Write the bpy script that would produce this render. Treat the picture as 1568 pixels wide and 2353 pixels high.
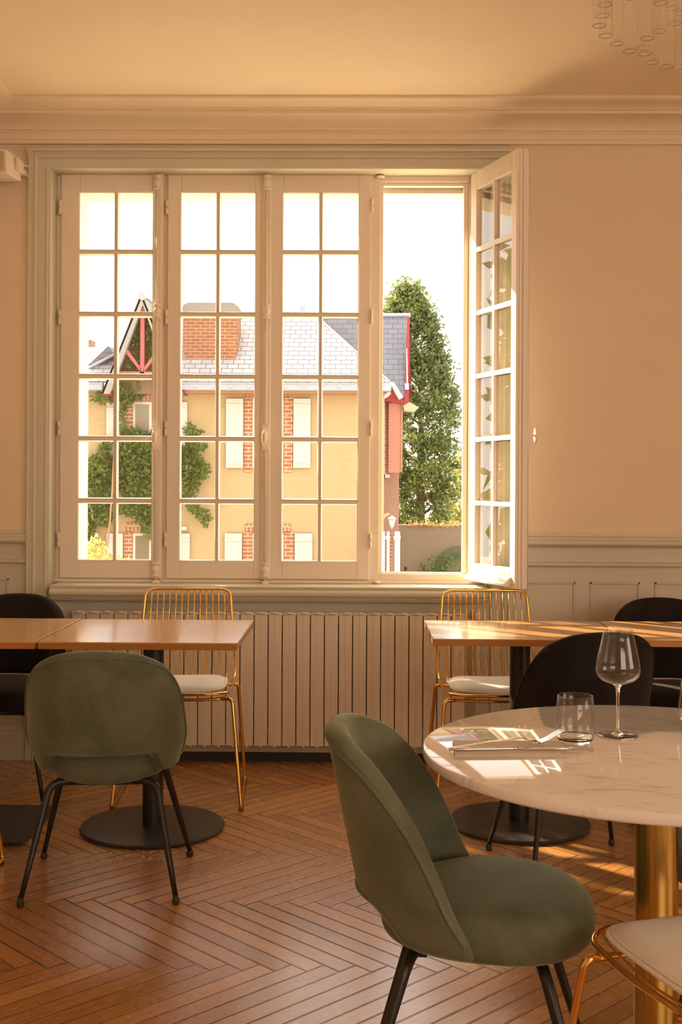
import bpy, bmesh, math, random
from mathutils import Vector, Matrix, Euler, noise
R = math.radians
PI = math.pi
random.seed(7)
S = bpy.context.scene
for o in list(bpy.data.objects): bpy.data.objects.remove(o)
COL = S.collection

# ------------------------------------------------------------------ camera
F = 2700.0; CX = 784.0; HY = 1105.0; CAMZ = 1.32
cam_d = bpy.data.cameras.new('camera')
cam = bpy.data.objects.new('camera', cam_d); COL.objects.link(cam); S.camera = cam
cam_d.sensor_fit = 'VERTICAL'; cam_d.sensor_height = 36.0
cam_d.lens = 36.0 * F / 2353.0
cam_d.shift_y = -(1176.5 - HY) / 2353.0
cam_d.clip_start = 0.05; cam_d.clip_end = 300
CM = Matrix.Rotation(R(0.76), 3, 'Z') @ Matrix.Rotation(R(90), 3, 'X') @ Matrix.Rotation(R(0.3), 3, 'Z')
cam.matrix_world = Matrix.Translation((0, 0, CAMZ)) @ CM.to_4x4()

def ray(px, py):
    return (CM @ Vector(((px - CX) / F, -(py - HY) / F, -1.0)))
def aty(px, py, Y):
    d = ray(px, py); t = Y / d.y
    return Vector((d.x * t, Y, CAMZ + d.z * t))
def atz(px, py, Z):
    d = ray(px, py); t = (Z - CAMZ) / d.z
    return Vector((d.x * t, d.y * t, Z))

# ------------------------------------------------------------------ light
S.view_settings.view_transform = 'Standard'
S.view_settings.look = 'None'
S.view_settings.exposure = 0.0
S.view_settings.gamma = 1.0
S.view_settings.use_curve_mapping = False
S.cycles.transparent_max_bounces = 40

W = bpy.data.worlds.new('world'); S.world = W; W.use_nodes = True
bg = W.node_tree.nodes['Background']
bg.inputs[0].default_value = (1.0, 0.92, 0.83, 1); bg.inputs[1].default_value = 3.4

SUN_TRAVEL = Vector((0.715, -0.695, -0.55)).normalized()
sd = bpy.data.lights.new('sun', 'SUN'); sd.energy = 22; sd.angle = R(0.6); sd.color = (1.0, 0.80, 0.54)
so = bpy.data.objects.new('sun', sd); COL.objects.link(so)
so.rotation_euler = (-SUN_TRAVEL).to_track_quat('Z', 'Y').to_euler(); so.location = (-8, 12, 9)

def area(name, loc, target, sx, sy, energy, color):
    d = bpy.data.lights.new(name, 'AREA'); d.shape = 'RECTANGLE'; d.size = sx; d.size_y = sy
    d.energy = energy; d.color = color
    o = bpy.data.objects.new(name, d); COL.objects.link(o); o.location = loc
    o.rotation_euler = (Vector(target) - Vector(loc)).to_track_quat('-Z', 'Y').to_euler()
    return o
WARM = (1.0, 0.66, 0.35)
# added warm fill lamps in unseen openings behind the camera and on the right
area('warm_fill_back', (2.4, -2.98, 1.75), (2.4, 5, 1.75), 3.0, 1.9, 46, WARM)
area('warm_fill_right', (4.35, 0.6, 1.75), (-1, 0.6, 1.6), 2.0, 1.9, 22, WARM)

# ------------------------------------------------------------------ mesh helpers
def obj(name, bm, mat, parent=None, smooth=False, loc=None, auto=None):
    me = bpy.data.meshes.new(name)
    bmesh.ops.recalc_face_normals(bm, faces=bm.faces)
    bm.to_mesh(me); bm.free()
    if smooth:
        for p in me.polygons: p.use_smooth = True
    o = bpy.data.objects.new(name, me); COL.objects.link(o)
    if mat is not None:
        if isinstance(mat, (list, tuple)):
            for m in mat: me.materials.append(m)
        else: me.materials.append(mat)
    if parent is not None: o.parent = parent
    if loc is not None: o.location = loc
    if auto:
        try:
            me.set_sharp_from_angle(angle=R(auto))
        except Exception: pass
    return o
def mod_bevel(o, w=0.003, seg=2, ang=40):
    m = o.modifiers.new('bevel', 'BEVEL'); m.width = w; m.segments = seg; m.limit_method = 'ANGLE'; m.angle_limit = R(ang)
    return o
def mod_sub(o, n=1):
    m = o.modifiers.new('sub', 'SUBSURF'); m.levels = n; m.render_levels = n
    return o
def thing(name, label, cat, loc=(0, 0, 0), rz=0, group=None):
    o = bpy.data.objects.new(name, None); COL.objects.link(o)
    o.empty_display_size = 0.1
    o.location = loc; o.rotation_euler = (0, 0, rz); o['label'] = label; o['category'] = cat
    if group: o['group'] = group
    return o
def tag(o, label, cat, group=None):
    o['label'] = label; o['category'] = cat
    if group: o['group'] = group
    return o
def struct(name, bm, mat, **k):
    o = obj(name, bm, mat, **k); o['kind'] = 'structure'; return o
def kids(o): return [c for c in bpy.data.objects if c.parent == o]
def dup(root, loc, rz, label, group=None):
    r = root.copy(); COL.objects.link(r); r.location = loc; r.rotation_euler = (0, 0, rz); r['label'] = label
    if group: r['group'] = group
    for ch in kids(root):
        c = ch.copy(); COL.objects.link(c); c.parent = r
        for g in kids(ch):
            d = g.copy(); COL.objects.link(d); d.parent = c
    return r

def box(bm, x0, x1, y0, y1, z0, z1, mi=0):
    vs = [bm.verts.new(p) for p in ((x0,y0,z0),(x1,y0,z0),(x1,y1,z0),(x0,y1,z0),(x0,y0,z1),(x1,y0,z1),(x1,y1,z1),(x0,y1,z1))]
    for f in ((0,3,2,1),(4,5,6,7),(0,1,5,4),(1,2,6,5),(2,3,7,6),(3,0,4,7)):
        fc = bm.faces.new([vs[i] for i in f]); fc.material_index = mi
    return vs
def hexa(bm, pts, mi=0):
    vs = [bm.verts.new(p) for p in pts]
    for f in ((0,3,2,1),(4,5,6,7),(0,1,5,4),(1,2,6,5),(2,3,7,6),(3,0,4,7)):
        fc = bm.faces.new([vs[i] for i in f]); fc.material_index = mi
def poly_prism(bm, pts, vec, mi=0):
    a = [bm.verts.new(p) for p in pts]; b = [bm.verts.new(Vector(p) + Vector(vec)) for p in pts]
    n = len(a)
    f = bm.faces.new(a); f.material_index = mi
    f = bm.faces.new(b[::-1]); f.material_index = mi
    for i in range(n):
        f = bm.faces.new((a[i], b[i], b[(i+1) % n], a[(i+1) % n])); f.material_index = mi
def tube(bm, pts, rad, seg=10, caps=True, closed=False, mi=0):
    pts = [Vector(p) for p in pts]; n = len(pts)
    rads = rad if isinstance(rad, (list, tuple)) else [rad] * n
    rings = []; up = None
    for i in range(n):
        if closed: t = pts[(i+1) % n] - pts[(i-1) % n]
        else: t = pts[min(i+1, n-1)] - pts[max(i-1, 0)]
        t.normalize()
        if up is None:
            up = Vector((0, 0, 1)) if abs(t.z) < 0.9 else Vector((1, 0, 0))
        up = (up - t * up.dot(t)).normalized()
        sd_ = t.cross(up)
        rings.append([bm.verts.new(pts[i] + (up * math.cos(2*PI*k/seg) + sd_ * math.sin(2*PI*k/seg)) * rads[i]) for k in range(seg)])
    m = n if closed else n - 1
    for i in range(m):
        a, b = rings[i], rings[(i+1) % n]
        for k in range(seg):
            f = bm.faces.new((a[k], a[(k+1) % seg], b[(k+1) % seg], b[k])); f.smooth = True; f.material_index = mi
    if caps and not closed:
        bm.faces.new(rings[0][::-1]).material_index = mi; bm.faces.new(rings[-1]).material_index = mi
def smooth_path(pts, r=0.03, n=5, closed=False):
    """round the corners of a polyline"""
    pts = [Vector(p) for p in pts]; out = []
    N = len(pts)
    rr = r if isinstance(r, (list, tuple)) else [r] * N
    for i in range(N):
        if not closed and i in (0, N-1): out.append(pts[i]); continue
        p = pts[i]; a = pts[i-1]; b = pts[(i+1) % N]
        ra = min(rr[i], (a-p).length * .49, (b-p).length * .49)
        if ra < 1e-5: out.append(p); continue
        s = p + (a-p).normalized() * ra; e = p + (b-p).normalized() * ra
        for k in range(n+1):
            t = k / n
            out.append(s*(1-t)**2 + p*2*t*(1-t) + e*t*t)
    return out
def lathe(bm, prof, seg=32, center=(0, 0, 0), mi=0, close=False):
    cx, cy, cz = center; rings = []
    for r, z in prof:
        if r < 1e-6: rings.append([bm.verts.new((cx, cy, cz+z))])
        else: rings.append([bm.verts.new((cx + r*math.cos(2*PI*k/seg), cy + r*math.sin(2*PI*k/seg), cz+z)) for k in range(seg)])
    L = len(rings); rng = range(L) if close else range(L-1)
    for i in rng:
        a, b = rings[i], rings[(i+1) % L]
        for k in range(seg):
            k2 = (k+1) % seg
            if len(a) == 1 and len(b) == 1: continue
            if len(a) == 1: f = bm.faces.new((a[0], b[k2], b[k]))
            elif len(b) == 1: f = bm.faces.new((a[k], a[k2], b[0]))
            else: f = bm.faces.new((a[k], a[k2], b[k2], b[k]))
            f.smooth = True; f.material_index = mi
def extrude_profile(bm, prof, path_fn, ts, mi=0, caps=True):
    """prof: list of (a,b); path_fn(t,a,b)->Vector"""
    rings = [[bm.verts.new(path_fn(t, a, b)) for a, b in prof] for t in ts]
    n = len(prof)
    for i in range(len(rings)-1):
        for k in range(n):
            k2 = (k+1) % n
            bm.faces.new((rings[i][k], rings[i][k2], rings[i+1][k2], rings[i+1][k])).material_index = mi
    if caps:
        bm.faces.new(rings[0][::-1]).material_index = mi; bm.faces.new(rings[-1]).material_index = mi
def NB(): return bmesh.new()

# ------------------------------------------------------------------ materials
class NT:
    def __init__(s, name):
        s.m = bpy.data.materials.new(name); s.m.use_nodes = True
        s.t = s.m.node_tree; s.n = s.t.nodes; s.l = s.t.links
        s.p = s.n['Principled BSDF']; s.out = s.n['Material Output']
    def new(s, ty, **k):
        nd = s.n.new(ty)
        for a, b in k.items(): setattr(nd, a, b)
        return nd
    def link(s, a, b): s.l.new(a, b)
    def val(s, sock, v):
        if hasattr(v, 'links') or isinstance(v, bpy.types.NodeSocket): s.l.new(v, sock)
        else: sock.default_value = v
    def math(s, op, a, b=None, c=None, clamp=False):
        nd = s.n.new('ShaderNodeMath'); nd.operation = op; nd.use_clamp = clamp
        s.val(nd.inputs[0], a)
        if b is not None: s.val(nd.inputs[1], b)
        if c is not None: s.val(nd.inputs[2], c)
        return nd.outputs[0]
    def mix(s, fac, a, b, mode='MIX'):
        nd = s.n.new('ShaderNodeMix'); nd.data_type = 'RGBA'; nd.blend_type = mode
        s.val(nd.inputs[0], fac); s.val(nd.inputs[6], a if not isinstance(a, tuple) else (*a[:3], 1)); s.val(nd.inputs[7], b if not isinstance(b, tuple) else (*b[:3], 1))
        return nd.outputs[2]
    def ramp(s, fac, stops):
        nd = s.n.new('ShaderNodeValToRGB'); cr = nd.color_ramp
        while len(cr.elements) < len(stops): cr.elements.new(0.5)
        for e, (p, c) in zip(cr.elements, stops):
            e.position = p; e.color = (*c[:3], 1) if isinstance(c, tuple) else (c, c, c, 1)
        s.val(nd.inputs[0], fac); return nd.outputs[0]
    def coord(s, kind='Object', scale=(1, 1, 1), rot=(0, 0, 0), loc=(0, 0, 0)):
        tc = s.n.new('ShaderNodeTexCoord'); mp = s.n.new('ShaderNodeMapping')
        mp.inputs['Scale'].default_value = scale; mp.inputs['Rotation'].default_value = rot; mp.inputs['Location'].default_value = loc
        s.l.new(tc.outputs[kind], mp.inputs[0]); return mp.outputs[0]
    def pos(s, scale=(1, 1, 1), rot=(0, 0, 0)):
        g = s.n.new('ShaderNodeNewGeometry'); mp = s.n.new('ShaderNodeMapping')
        mp.inputs['Scale'].default_value = scale; mp.inputs['Rotation'].default_value = rot
        s.l.new(g.outputs['Position'], mp.inputs[0]); return mp.outputs[0]
    def noise(s, vec, scale, detail=3, rough=0.5, out='Fac', dist=0):
        nd = s.n.new('ShaderNodeTexNoise'); s.l.new(vec, nd.inputs['Vector'])
        nd.inputs['Scale'].default_value = scale; nd.inputs['Detail'].default_value = detail; nd.inputs['Roughness'].default_value = rough
        nd.inputs['Distortion'].default_value = dist
        return nd.outputs[out]
    def bump(s, h, strength=0.3, dist=0.01, normal=None):
        nd = s.n.new('ShaderNodeBump'); nd.inputs['Strength'].default_value = strength; nd.inputs['Distance'].default_value = dist
        s.l.new(h, nd.inputs['Height'])
        if normal is not None: s.l.new(normal, nd.inputs['Normal'])
        return nd.outputs[0]
    def base(s, c): s.val(s.p.inputs['Base Color'], (*c[:3], 1) if isinstance(c, tuple) else c)
    def set(s, **k):
        for a, b in k.items(): s.val(s.p.inputs[a.replace('_', ' ')], b)
        return s

def paint(name, c, rough=0.55, var=0.06, bump=0.08, scale=3):
    m = NT(name); v = m.coord()
    f = m.noise(v, scale, 4, .6)
    c2 = tuple(x*(1-var) for x in c)
    m.base(m.mix(f, c2, tuple(min(1, x*(1+var)) for x in c))); m.set(Roughness=rough)
    f2 = m.noise(v, 60, 3, .6); m.l.new(m.bump(f2, bump, .002), m.p.inputs['Normal'])
    return m.m
MW = paint('cream_wall_paint', (.77, .62, .455), .7)
MC = paint('ceiling_paint', (.86, .74, .54), .75)
MCO = paint('cornice_paint', (.80, .67, .50), .6)
MG = paint('sage_trim_paint', (.60, .565, .44), .5)
MD = paint('dado_paint', (.59, .54, .435), .5)
MF = paint('window_frame_paint', (.84, .74, .61), .35, .03, .04)
MRAD = paint('radiator_enamel', (.76, .67, .55), .35, .03, .02)
MSP = paint('speaker_plastic', (.75, .66, .53), .45)
MSPG = paint('speaker_grille_cloth', (.50, .38, .25), .8)

def metal(name, c, rough, metallic=1.0, streak=False, var=.1):
    m = NT(name); v = m.coord(scale=(60, 60, 1.2) if streak else (8, 8, 8))
    f = m.noise(v, 2.0, 4, .6)
    m.base(m.mix(f, tuple(x*(1-var) for x in c), tuple(min(1, x*(1+var)) for x in c)))
    m.set(Metallic=metallic, Roughness=m.math('MULTIPLY_ADD', f, rough*.6, rough*.7))
    return m.m
MGOLD = metal('polished_gold_wire', (.84, .48, .13), .16)
MBRASS = metal('brushed_brass', (.56, .37, .105), .27, streak=True, var=.3)
MSTEEL = metal('cutlery_steel', (.80, .72, .66), .14)
MBLK = metal('black_powder_coat', (.016, .014, .013), .38, 0.0)
MIRON = metal('black_cast_base', (.045, .042, .042), .32, 0.2, var=.5)
MRUB = paint('dark_rubber', (.03, .025, .02), .6)

def velvet(name, c, c2, dark=False):
    m = NT(name); v = m.coord()
    f = m.noise(v, 5, 5, .62, dist=.6); g = m.noise(v, 260, 2, .7)
    k = m.math('ADD', m.math('MULTIPLY', f, .75), m.math('MULTIPLY', g, .3))
    m.base(m.ramp(k, [(.32, c), (.68, c2)]))
    m.set(Roughness=.85, Sheen_Weight=.12 if dark else .5, Sheen_Roughness=.35, Sheen_Tint=(.9, .85, .75, 1) if dark else (.80, .85, .58, 1), Specular_IOR_Level=.2)
    m.l.new(m.bump(g, .35, .002, m.bump(f, .15, .01)), m.p.inputs['Normal'])
    return m.m
MVG = velvet('olive_green_velvet', (.080, .090, .054), (.170, .187, .128))
MVB = velvet('black_wool_fabric', (.008, .0065, .006), (.020, .016, .014), True)
MPAD = velvet('ivory_seat_pad_fabric', (.78, .74, .68), (.90, .86, .80), True)
MNAP = velvet('linen_napkin', (.58, .50, .43), (.68, .59, .51), True)

def wood_top(name):
    m = NT(name); v = m.coord(scale=(1.2, 16, 16)); v2 = m.coord(scale=(.8, 9, 9))
    f = m.noise(v, 4, 6, .65, dist=.4); g = m.noise(v2, 1.2, 2)
    k = m.math('ADD', m.math('MULTIPLY', f, .5), m.math('MULTIPLY', g, .5))
    m.base(m.ramp(k, [(.25, (.36, .165, .045)), (.5, (.53, .27, .082)), (.75, (.66, .37, .125))]))
    m.set(Roughness=.20, Coat_Weight=.3, Coat_Roughness=.12)
    m.l.new(m.bump(f, .08, .002), m.p.inputs['Normal'])
    return m.m
MWOOD = wood_top('oak_table_veneer')
MWEDGE = paint('table_edge_band', (.42, .16, .035), .3, .15)

def floor_mat():
    m = NT('herringbone_oak'); w = 0.062; n = 11.0
    g = m.n.new('ShaderNodeNewGeometry'); sp = m.n.new('ShaderNodeSeparateXYZ'); m.l.new(g.outputs['Position'], sp.inputs[0])
    x = m.math('ADD', sp.outputs[0], 20.03); y = m.math('SUBTRACT', sp.outputs[1], 3.686)
    # slight hand laid wobble
    k = 1/(math.sqrt(2)*w)
    u = m.math('MULTIPLY', m.math('ADD', x, y), k); v = m.math('MULTIPLY', m.math('SUBTRACT', x, y), k)
    fv = m.math('FLOOR', v); fu = m.math('FLOOR', u)
    a = m.math('FLOORED_MODULO', m.math('SUBTRACT', u, fv), 2*n)
    b = m.math('FLOORED_MODULO', m.math('SUBTRACT', m.math('SUBTRACT', v, fu), 1.0), 2*n)
    hor = m.math('LESS_THAN', a, n)
    def sel(h, ve): return m.math('ADD', m.math('MULTIPLY', h, hor), m.math('MULTIPLY', ve, m.math('SUBTRACT', 1.0, hor)))
    across = sel(m.math('FRACT', v), m.math('FRACT', u))
    along = sel(a, b)
    i1 = sel(fv, m.math('ADD', fu, 517.0))
    i2 = sel(m.math('FLOOR', m.math('DIVIDE', m.math('SUBTRACT', u, fv), 2*n)), m.math('FLOOR', m.math('DIVIDE', m.math('SUBTRACT', m.math('SUBTRACT', v, fu), 1.0), 2*n)))
    cid = m.n.new('ShaderNodeCombineXYZ'); m.l.new(i1, cid.inputs[0]); m.l.new(i2, cid.inputs[1]); m.l.new(hor, cid.inputs[2])
    wn = m.n.new('ShaderNodeTexWhiteNoise'); m.l.new(cid.outputs[0], wn.inputs[0])
    rnd = wn.outputs['Value']
    # grain coords
    gc = m.n.new('ShaderNodeCombineXYZ')
    m.l.new(m.math('MULTIPLY', along, .35), gc.inputs[0]); m.l.new(m.math('MULTIPLY', across, 3.2), gc.inputs[1]); m.l.new(m.math('MULTIPLY', rnd, 37.0), gc.inputs[2])
    grain = m.noise(gc.outputs[0], 2.2, 7, .68, dist=.9)
    fine = m.n.new('ShaderNodeTexNoise'); fine.inputs['Scale'].default_value = 5; fine.inputs['Detail'].default_value = 4
    gc2 = m.n.new('ShaderNodeCombineXYZ'); m.l.new(m.math('MULTIPLY', along, .8), gc2.inputs[0]); m.l.new(m.math('MULTIPLY', across, 14.0), gc2.inputs[1]); m.l.new(m.math('MULTIPLY', rnd, 91.0), gc2.inputs[2])
    m.l.new(gc2.outputs[0], fine.inputs['Vector'])
    worn = m.noise(g.outputs['Position'], 1.7, 5, .6)
    tone = m.math('ADD', m.math('ADD', m.math('MULTIPLY', rnd, .27), m.math('MULTIPLY', grain, .72)), m.math('MULTIPLY', fine.outputs['Fac'], .50)); tone = m.math('SUBTRACT', tone, .17)
    col = m.ramp(tone, [(.2, (.20, .078, .018)), (.48, (.42, .185, .046)), (.7, (.56, .27, .080)), (.95, (.68, .37, .13))])
    col = m.mix(m.math('MULTIPLY', m.math('SUBTRACT', worn, .42, clamp=True), 1.6, clamp=True), col, (.42, .225, .11))
    # scuffs
    sc = m.n.new('ShaderNodeTexVoronoi'); sc.feature = 'DISTANCE_TO_EDGE'; sc.inputs['Scale'].default_value = 5.0
    nz = m.n.new('ShaderNodeTexNoise'); nz.inputs['Scale'].default_value = 2.2; m.l.new(g.outputs['Position'], nz.inputs['Vector'])
    addv = m.n.new('ShaderNodeVectorMath'); addv.operation = 'ADD'; m.l.new(g.outputs['Position'], addv.inputs[0]); m.l.new(nz.outputs['Color'], addv.inputs[1]); m.l.new(addv.outputs[0], sc.inputs['Vector'])
    scr = m.math('MULTIPLY', m.math('LESS_THAN', sc.outputs['Distance'], .006), m.math('GREATER_THAN', m.noise(g.outputs['Position'], 6, 2), .54))
    col = m.mix(m.math('MULTIPLY', scr, .35), col, (.16, .08, .04))
    spots = m.math('GREATER_THAN', m.noise(g.outputs['Position'], 38, 2, .5), .76)
    col = m.mix(m.math('MULTIPLY', spots, .6), col, (.10, .045, .02))
    # gaps
    e1 = m.math('MINIMUM', across, m.math('SUBTRACT', 1.0, across))
    e2 = m.math('MINIMUM', along, m.math('SUBTRACT', n, along))
    ed = m.math('MINIMUM', e1, e2)
    sepc = m.n.new('ShaderNodeSeparateColor'); m.l.new(wn.outputs['Color'], sepc.inputs[0]); gr = m.math('POWER', sepc.outputs[1], 2.5)
    gapw = m.math('ADD', m.math('MULTIPLY', gr, .036), m.math('MULTIPLY', m.noise(gc.outputs[0], .5, 1), .026))
    gap = m.math('LESS_THAN', ed, gapw)
    edge_soft = m.math('MULTIPLY', ed, 9.0, clamp=True)
    col = m.mix(m.math('MULTIPLY', m.math('SUBTRACT', 1.0, edge_soft), .3), col, (.14, .05, .015))
    col = m.mix(gap, col, (.02, .008, .004))
    m.base(col)
    blotch = m.noise(g.outputs['Position'], 5.5, 5, .7); rg = m.math('ADD', m.math('MULTIPLY_ADD', worn, .22, .0), m.math('ADD', m.math('MULTIPLY', grain, .12), m.math('MULTIPLY', blotch, .18)))
    m.set(Roughness=m.math('ADD', rg, m.math('MULTIPLY', gap, .4)), Specular_IOR_Level=.7, Coat_Weight=.45, Coat_Roughness=.20)
    hgt = m.math('ADD', m.math('MULTIPLY', m.math('MULTIPLY', ed, 14.0, clamp=True), 1.0), m.math('MULTIPLY', fine.outputs['Fac'], .15))
    hgt = m.math('ADD', hgt, m.math('MULTIPLY', rnd, .25))
    m.l.new(m.bump(hgt, .5, .003), m.p.inputs['Normal'])
    return m.m
MFL = floor_mat()

def marble():
    m = NT('polished_white_marble'); v = m.coord()
    a = m.noise(v, 3.0, 8, .65, dist=1.6); b = m.noise(m.coord(scale=(1, 2.4, 1), rot=(0, 0, .4)), 9, 4, .55, dist=.8)
    vein = m.math('SUBTRACT', 1.0, m.math('MULTIPLY', m.math('ABSOLUTE', m.math('SUBTRACT', a, .5)), 16.0, clamp=True))
    vein = m.math('MULTIPLY', vein, m.math('MULTIPLY', m.math('SUBTRACT', b, .52, clamp=True), 7.0, clamp=True))
    blot = m.math('MULTIPLY', m.math('SUBTRACT', b, .62, clamp=True), 3.0, clamp=True)
    c = m.mix(m.math('MULTIPLY', vein, .55), (.88, .845, .82), (.40, .37, .35))
    c = m.mix(m.math('MULTIPLY', blot, .5), c, (.55, .50, .46))
    m.base(c); m.set(Roughness=.045, Specular_IOR_Level=.62)
    return m.m
MMAR = marble()

def glass_thin(name, tint=(1, 1, 1), refl=1.45, dirt=0.0, haze=0.0):
    m = NT(name); m.n.remove(m.p)
    tr = m.n.new('ShaderNodeBsdfTransparent'); tr.inputs[0].default_value = (*tint, 1)
    gl = m.n.new('ShaderNodeBsdfGlossy'); gl.inputs['Roughness'].default_value = .0
    fr = m.n.new('ShaderNodeFresnel'); gb = m.n.new('ShaderNodeNewGeometry')
    m.l.new(m.math('ADD', m.math('MULTIPLY', gb.outputs['Backfacing'], 1/refl-refl), refl), fr.inputs[0])
    mx = m.n.new('ShaderNodeMixShader'); m.l.new(fr.outputs[0], mx.inputs[0]); m.l.new(tr.outputs[0], mx.inputs[1]); m.l.new(gl.outputs[0], mx.inputs[2])
    res = mx.outputs[0]
    if dirt:
        df = m.n.new('ShaderNodeBsdfDiffuse'); df.inputs[0].default_value = (.9, .85, .75, 1)
        v = m.coord(); f = m.noise(v, 140, 2, .5)
        f2 = m.noise(v, 2.5, 3)
        k = m.math('ADD', m.math('MULTIPLY', m.math('GREATER_THAN', f, .74), .5), m.math('MULTIPLY', f2, .08))
        m2 = m.n.new('ShaderNodeMixShader'); m.l.new(m.math('MULTIPLY', k, dirt), m2.inputs[0]); m.l.new(res, m2.inputs[1]); m.l.new(df.outputs[0], m2.inputs[2]); res = m2.outputs[0]
    if haze:
        df = m.n.new('ShaderNodeBsdfTranslucent'); df.inputs[0].default_value = (.95, .9, .84, 1)
        d2 = m.n.new('ShaderNodeBsdfDiffuse'); d2.inputs[0].default_value = (.95, .9, .84, 1)
        a2 = m.n.new('ShaderNodeMixShader'); m.l.new(df.outputs[0], a2.inputs[1]); m.l.new(d2.outputs[0], a2.inputs[2])
        m3 = m.n.new('ShaderNodeMixShader'); m3.inputs[0].default_value = haze; m.l.new(res, m3.inputs[1]); m.l.new(a2.outputs[0], m3.inputs[2]); res = m3.outputs[0]
    m.l.new(res, m.out.inputs[0]); return m.m
MPANE = glass_thin('window_glass', (.975, .98, .965), 2.1, .5)
MCRYS = glass_thin('clear_tube_glass', (.99, .975, .955), 1.7, 0.0, .07)
def glass_real():
    m = NT('table_glass'); m.base((1, 1, 1)); m.set(Roughness=0.0, Transmission_Weight=1.0, IOR=1.46); return m.m
MGLS = glass_real()
MRIM = metal('dark_glass_edge', (.36, .26, .16), .25, 0.0)
MBOWL = glass_thin('thin_blown_glass', (.985, .98, .975), 1.5)

# ------------------------------------------------------------------ room shell
WY = 5.53; WT = 0.36; CEIL = 3.055; LX = -1.81; RX = 4.4; BY = -3.0
OX0, OX1, OZ0, OZ1 = -1.456, 0.631, 0.80, 2.795   # window opening
bm = NB(); box(bm, LX-.3, RX+.3, BY-.3, WY+WT, -.12, 0); struct('floor', bm, MFL)
bm = NB(); box(bm, LX-.3, RX+.3, BY-.3, WY+WT, CEIL, CEIL+.25); struct('ceiling', bm, MC)
bm = NB()
box(bm, LX-.3, OX0, WY, WY+WT, 0, CEIL); box(bm, OX1, RX+.3, WY, WY+WT, 0, CEIL)
box(bm, OX0, OX1, WY, WY+WT, 0, OZ0); box(bm, OX0, OX1, WY, WY+WT, OZ1, CEIL)
struct('wall_back', bm, MW)
bm = NB(); box(bm, LX-.3, LX, BY, WY, 0, CEIL); struct('wall_left', bm, MW)
def wall_with_opening(name, horiz, p0, p1, a0, a1, o0, o1, z0, z1):
    bm = NB()
    for (s, e, zz0, zz1) in ((a0, o0, 0, CEIL), (o1, a1, 0, CEIL), (o0, o1, 0, z0), (o0, o1, z1, CEIL)):
        if horiz: box(bm, s, e, p0, p1, zz0, zz1)
        else: box(bm, p0, p1, s, e, zz0, zz1)
    struct(name, bm, MW)
wall_with_opening('wall_right', False, RX, RX+.3, BY, WY, -.4, 1.6, .8, 2.7)
wall_with_opening('wall_front', True, BY-.3, BY, LX-.3, RX+.3, .9, 3.9, .8, 2.7)

# cornice
CP = [(0, 2.90), (.022, 2.90), (.026, 2.915), (.03, 2.918), (.03, 2.945), (.036, 2.950), (.036, 2.956), (.044, 2.958)]
for k in range(9):
    a = k/8*PI/2; CP.append((.044+.10*(1-math.cos(a)), 2.958+.045*math.sin(a)))
CP += [(.152, 3.003), (.152, 3.018), (.166, 3.018), (.166, 3.024), (.174, 3.026)]
for k in range(8):
    t = k/7; CP.append((.176+.064*t, 3.028+.013*(t+math.sin(2*PI*t)*.12)))
CP += [(.245, 3.042), (.245, CEIL+.001), (0, CEIL+.001)]
bm = NB(); extrude_profile(bm, CP, lambda t, a, b: Vector((t + (a if t < 0 else 0), WY - a, b)), [LX, RX]); 
struct('trim_1', bm, MCO)
bm = NB(); extrude_profile(bm, CP, lambda t, a, b: Vector((LX + a, t - (a if t > 0 else 0), b)), [BY, WY]); struct('trim_2', bm, MCO)

# window casing (architrave), three sides, runs to the floor on the sides
YC = WY
CASP = [(0, 0), (0, .030), (.004, .034), (.018, .034), (.020, .024), (.024, .022), (.034, .028), (.046, .020), (.048, .014), (.05, .012), (.082, .012), (.083, .017), (.092, .020), (.097, .016), (.098, 0)]
# a: distance from outer edge inward, b: protrusion
CW = .098
bm = NB()
def cas(t, a, b):
    # t 0: left bottom,1:left top,2:right top,3:right bottom
    xl = OX0 - CW + a; xr = OX1 + CW - a; zt = OZ1 + CW - a - .012
    return Vector(((xl, xl, xr, xr)[t], YC - b, (0, zt, zt, 0)[t]))
extrude_profile(bm, CASP, cas, [0, 1, 2, 3]); struct('trim_3', bm, MG)
# reveal lining of the opening
bm = NB()
YF = 5.66
box(bm, OX0-.001, OX0+.006, WY-.012, YF+.03, OZ0, OZ1); box(bm, OX1-.006, OX1+.001, WY-.012, YF+.03, OZ0, OZ1)
box(bm, OX0, OX1, WY-.012, YF+.03, OZ1-.008, OZ1+.001)
struct('trim_4', bm, MG)
# outside stone reveal
MST = paint('exterior_stone_reveal', (.80, .73, .60), .8, .1)
bm = NB()
box(bm, OX0-.02, OX0+.10, YF+.06, WY+WT+.02, OZ0-.05, OZ1); box(bm, OX1-.09, OX1+.02, YF+.06, WY+WT+.02, OZ0-.05, OZ1)
box(bm, OX0, OX1, YF+.06, WY+WT+.02, OZ1-.075, OZ1+.02)
box(bm, OX0-.1, OX1+.1, YF+.06, WY+WT+.10, OZ0-.10, OZ0+.012)
struct('trim_5', bm, MST)
# window stool moulding
SP_ = [(0, .775), (0, .8275), (.085, .8275), (.087, .822), (.082, .816), (.086, .812)]
for k in range(7):
    a = PI/2 - k/6*PI; SP_.append((.088+.014*math.cos(a)+.004, .795+.016*math.sin(a)))
SP_ += [(.078, .778), (.078, .770), (.066, .768), (.060, .758), (.05, .752), (0, .752)]
SP_ = [(a*1.0, b) for a, b in SP_]
bm = NB()
x0s = aty(113, 1365, 5.43).x; x1s = aty(1124, 1370, 5.43).x
extrude_profile(bm, [(-.13, .8275)] + SP_[1:] + [(-.13, .752)], lambda t, a, b: Vector((x0s if t == 0 else x1s, WY - a, b)), [0, 1])
struct('trim_6', bm, MG)

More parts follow.
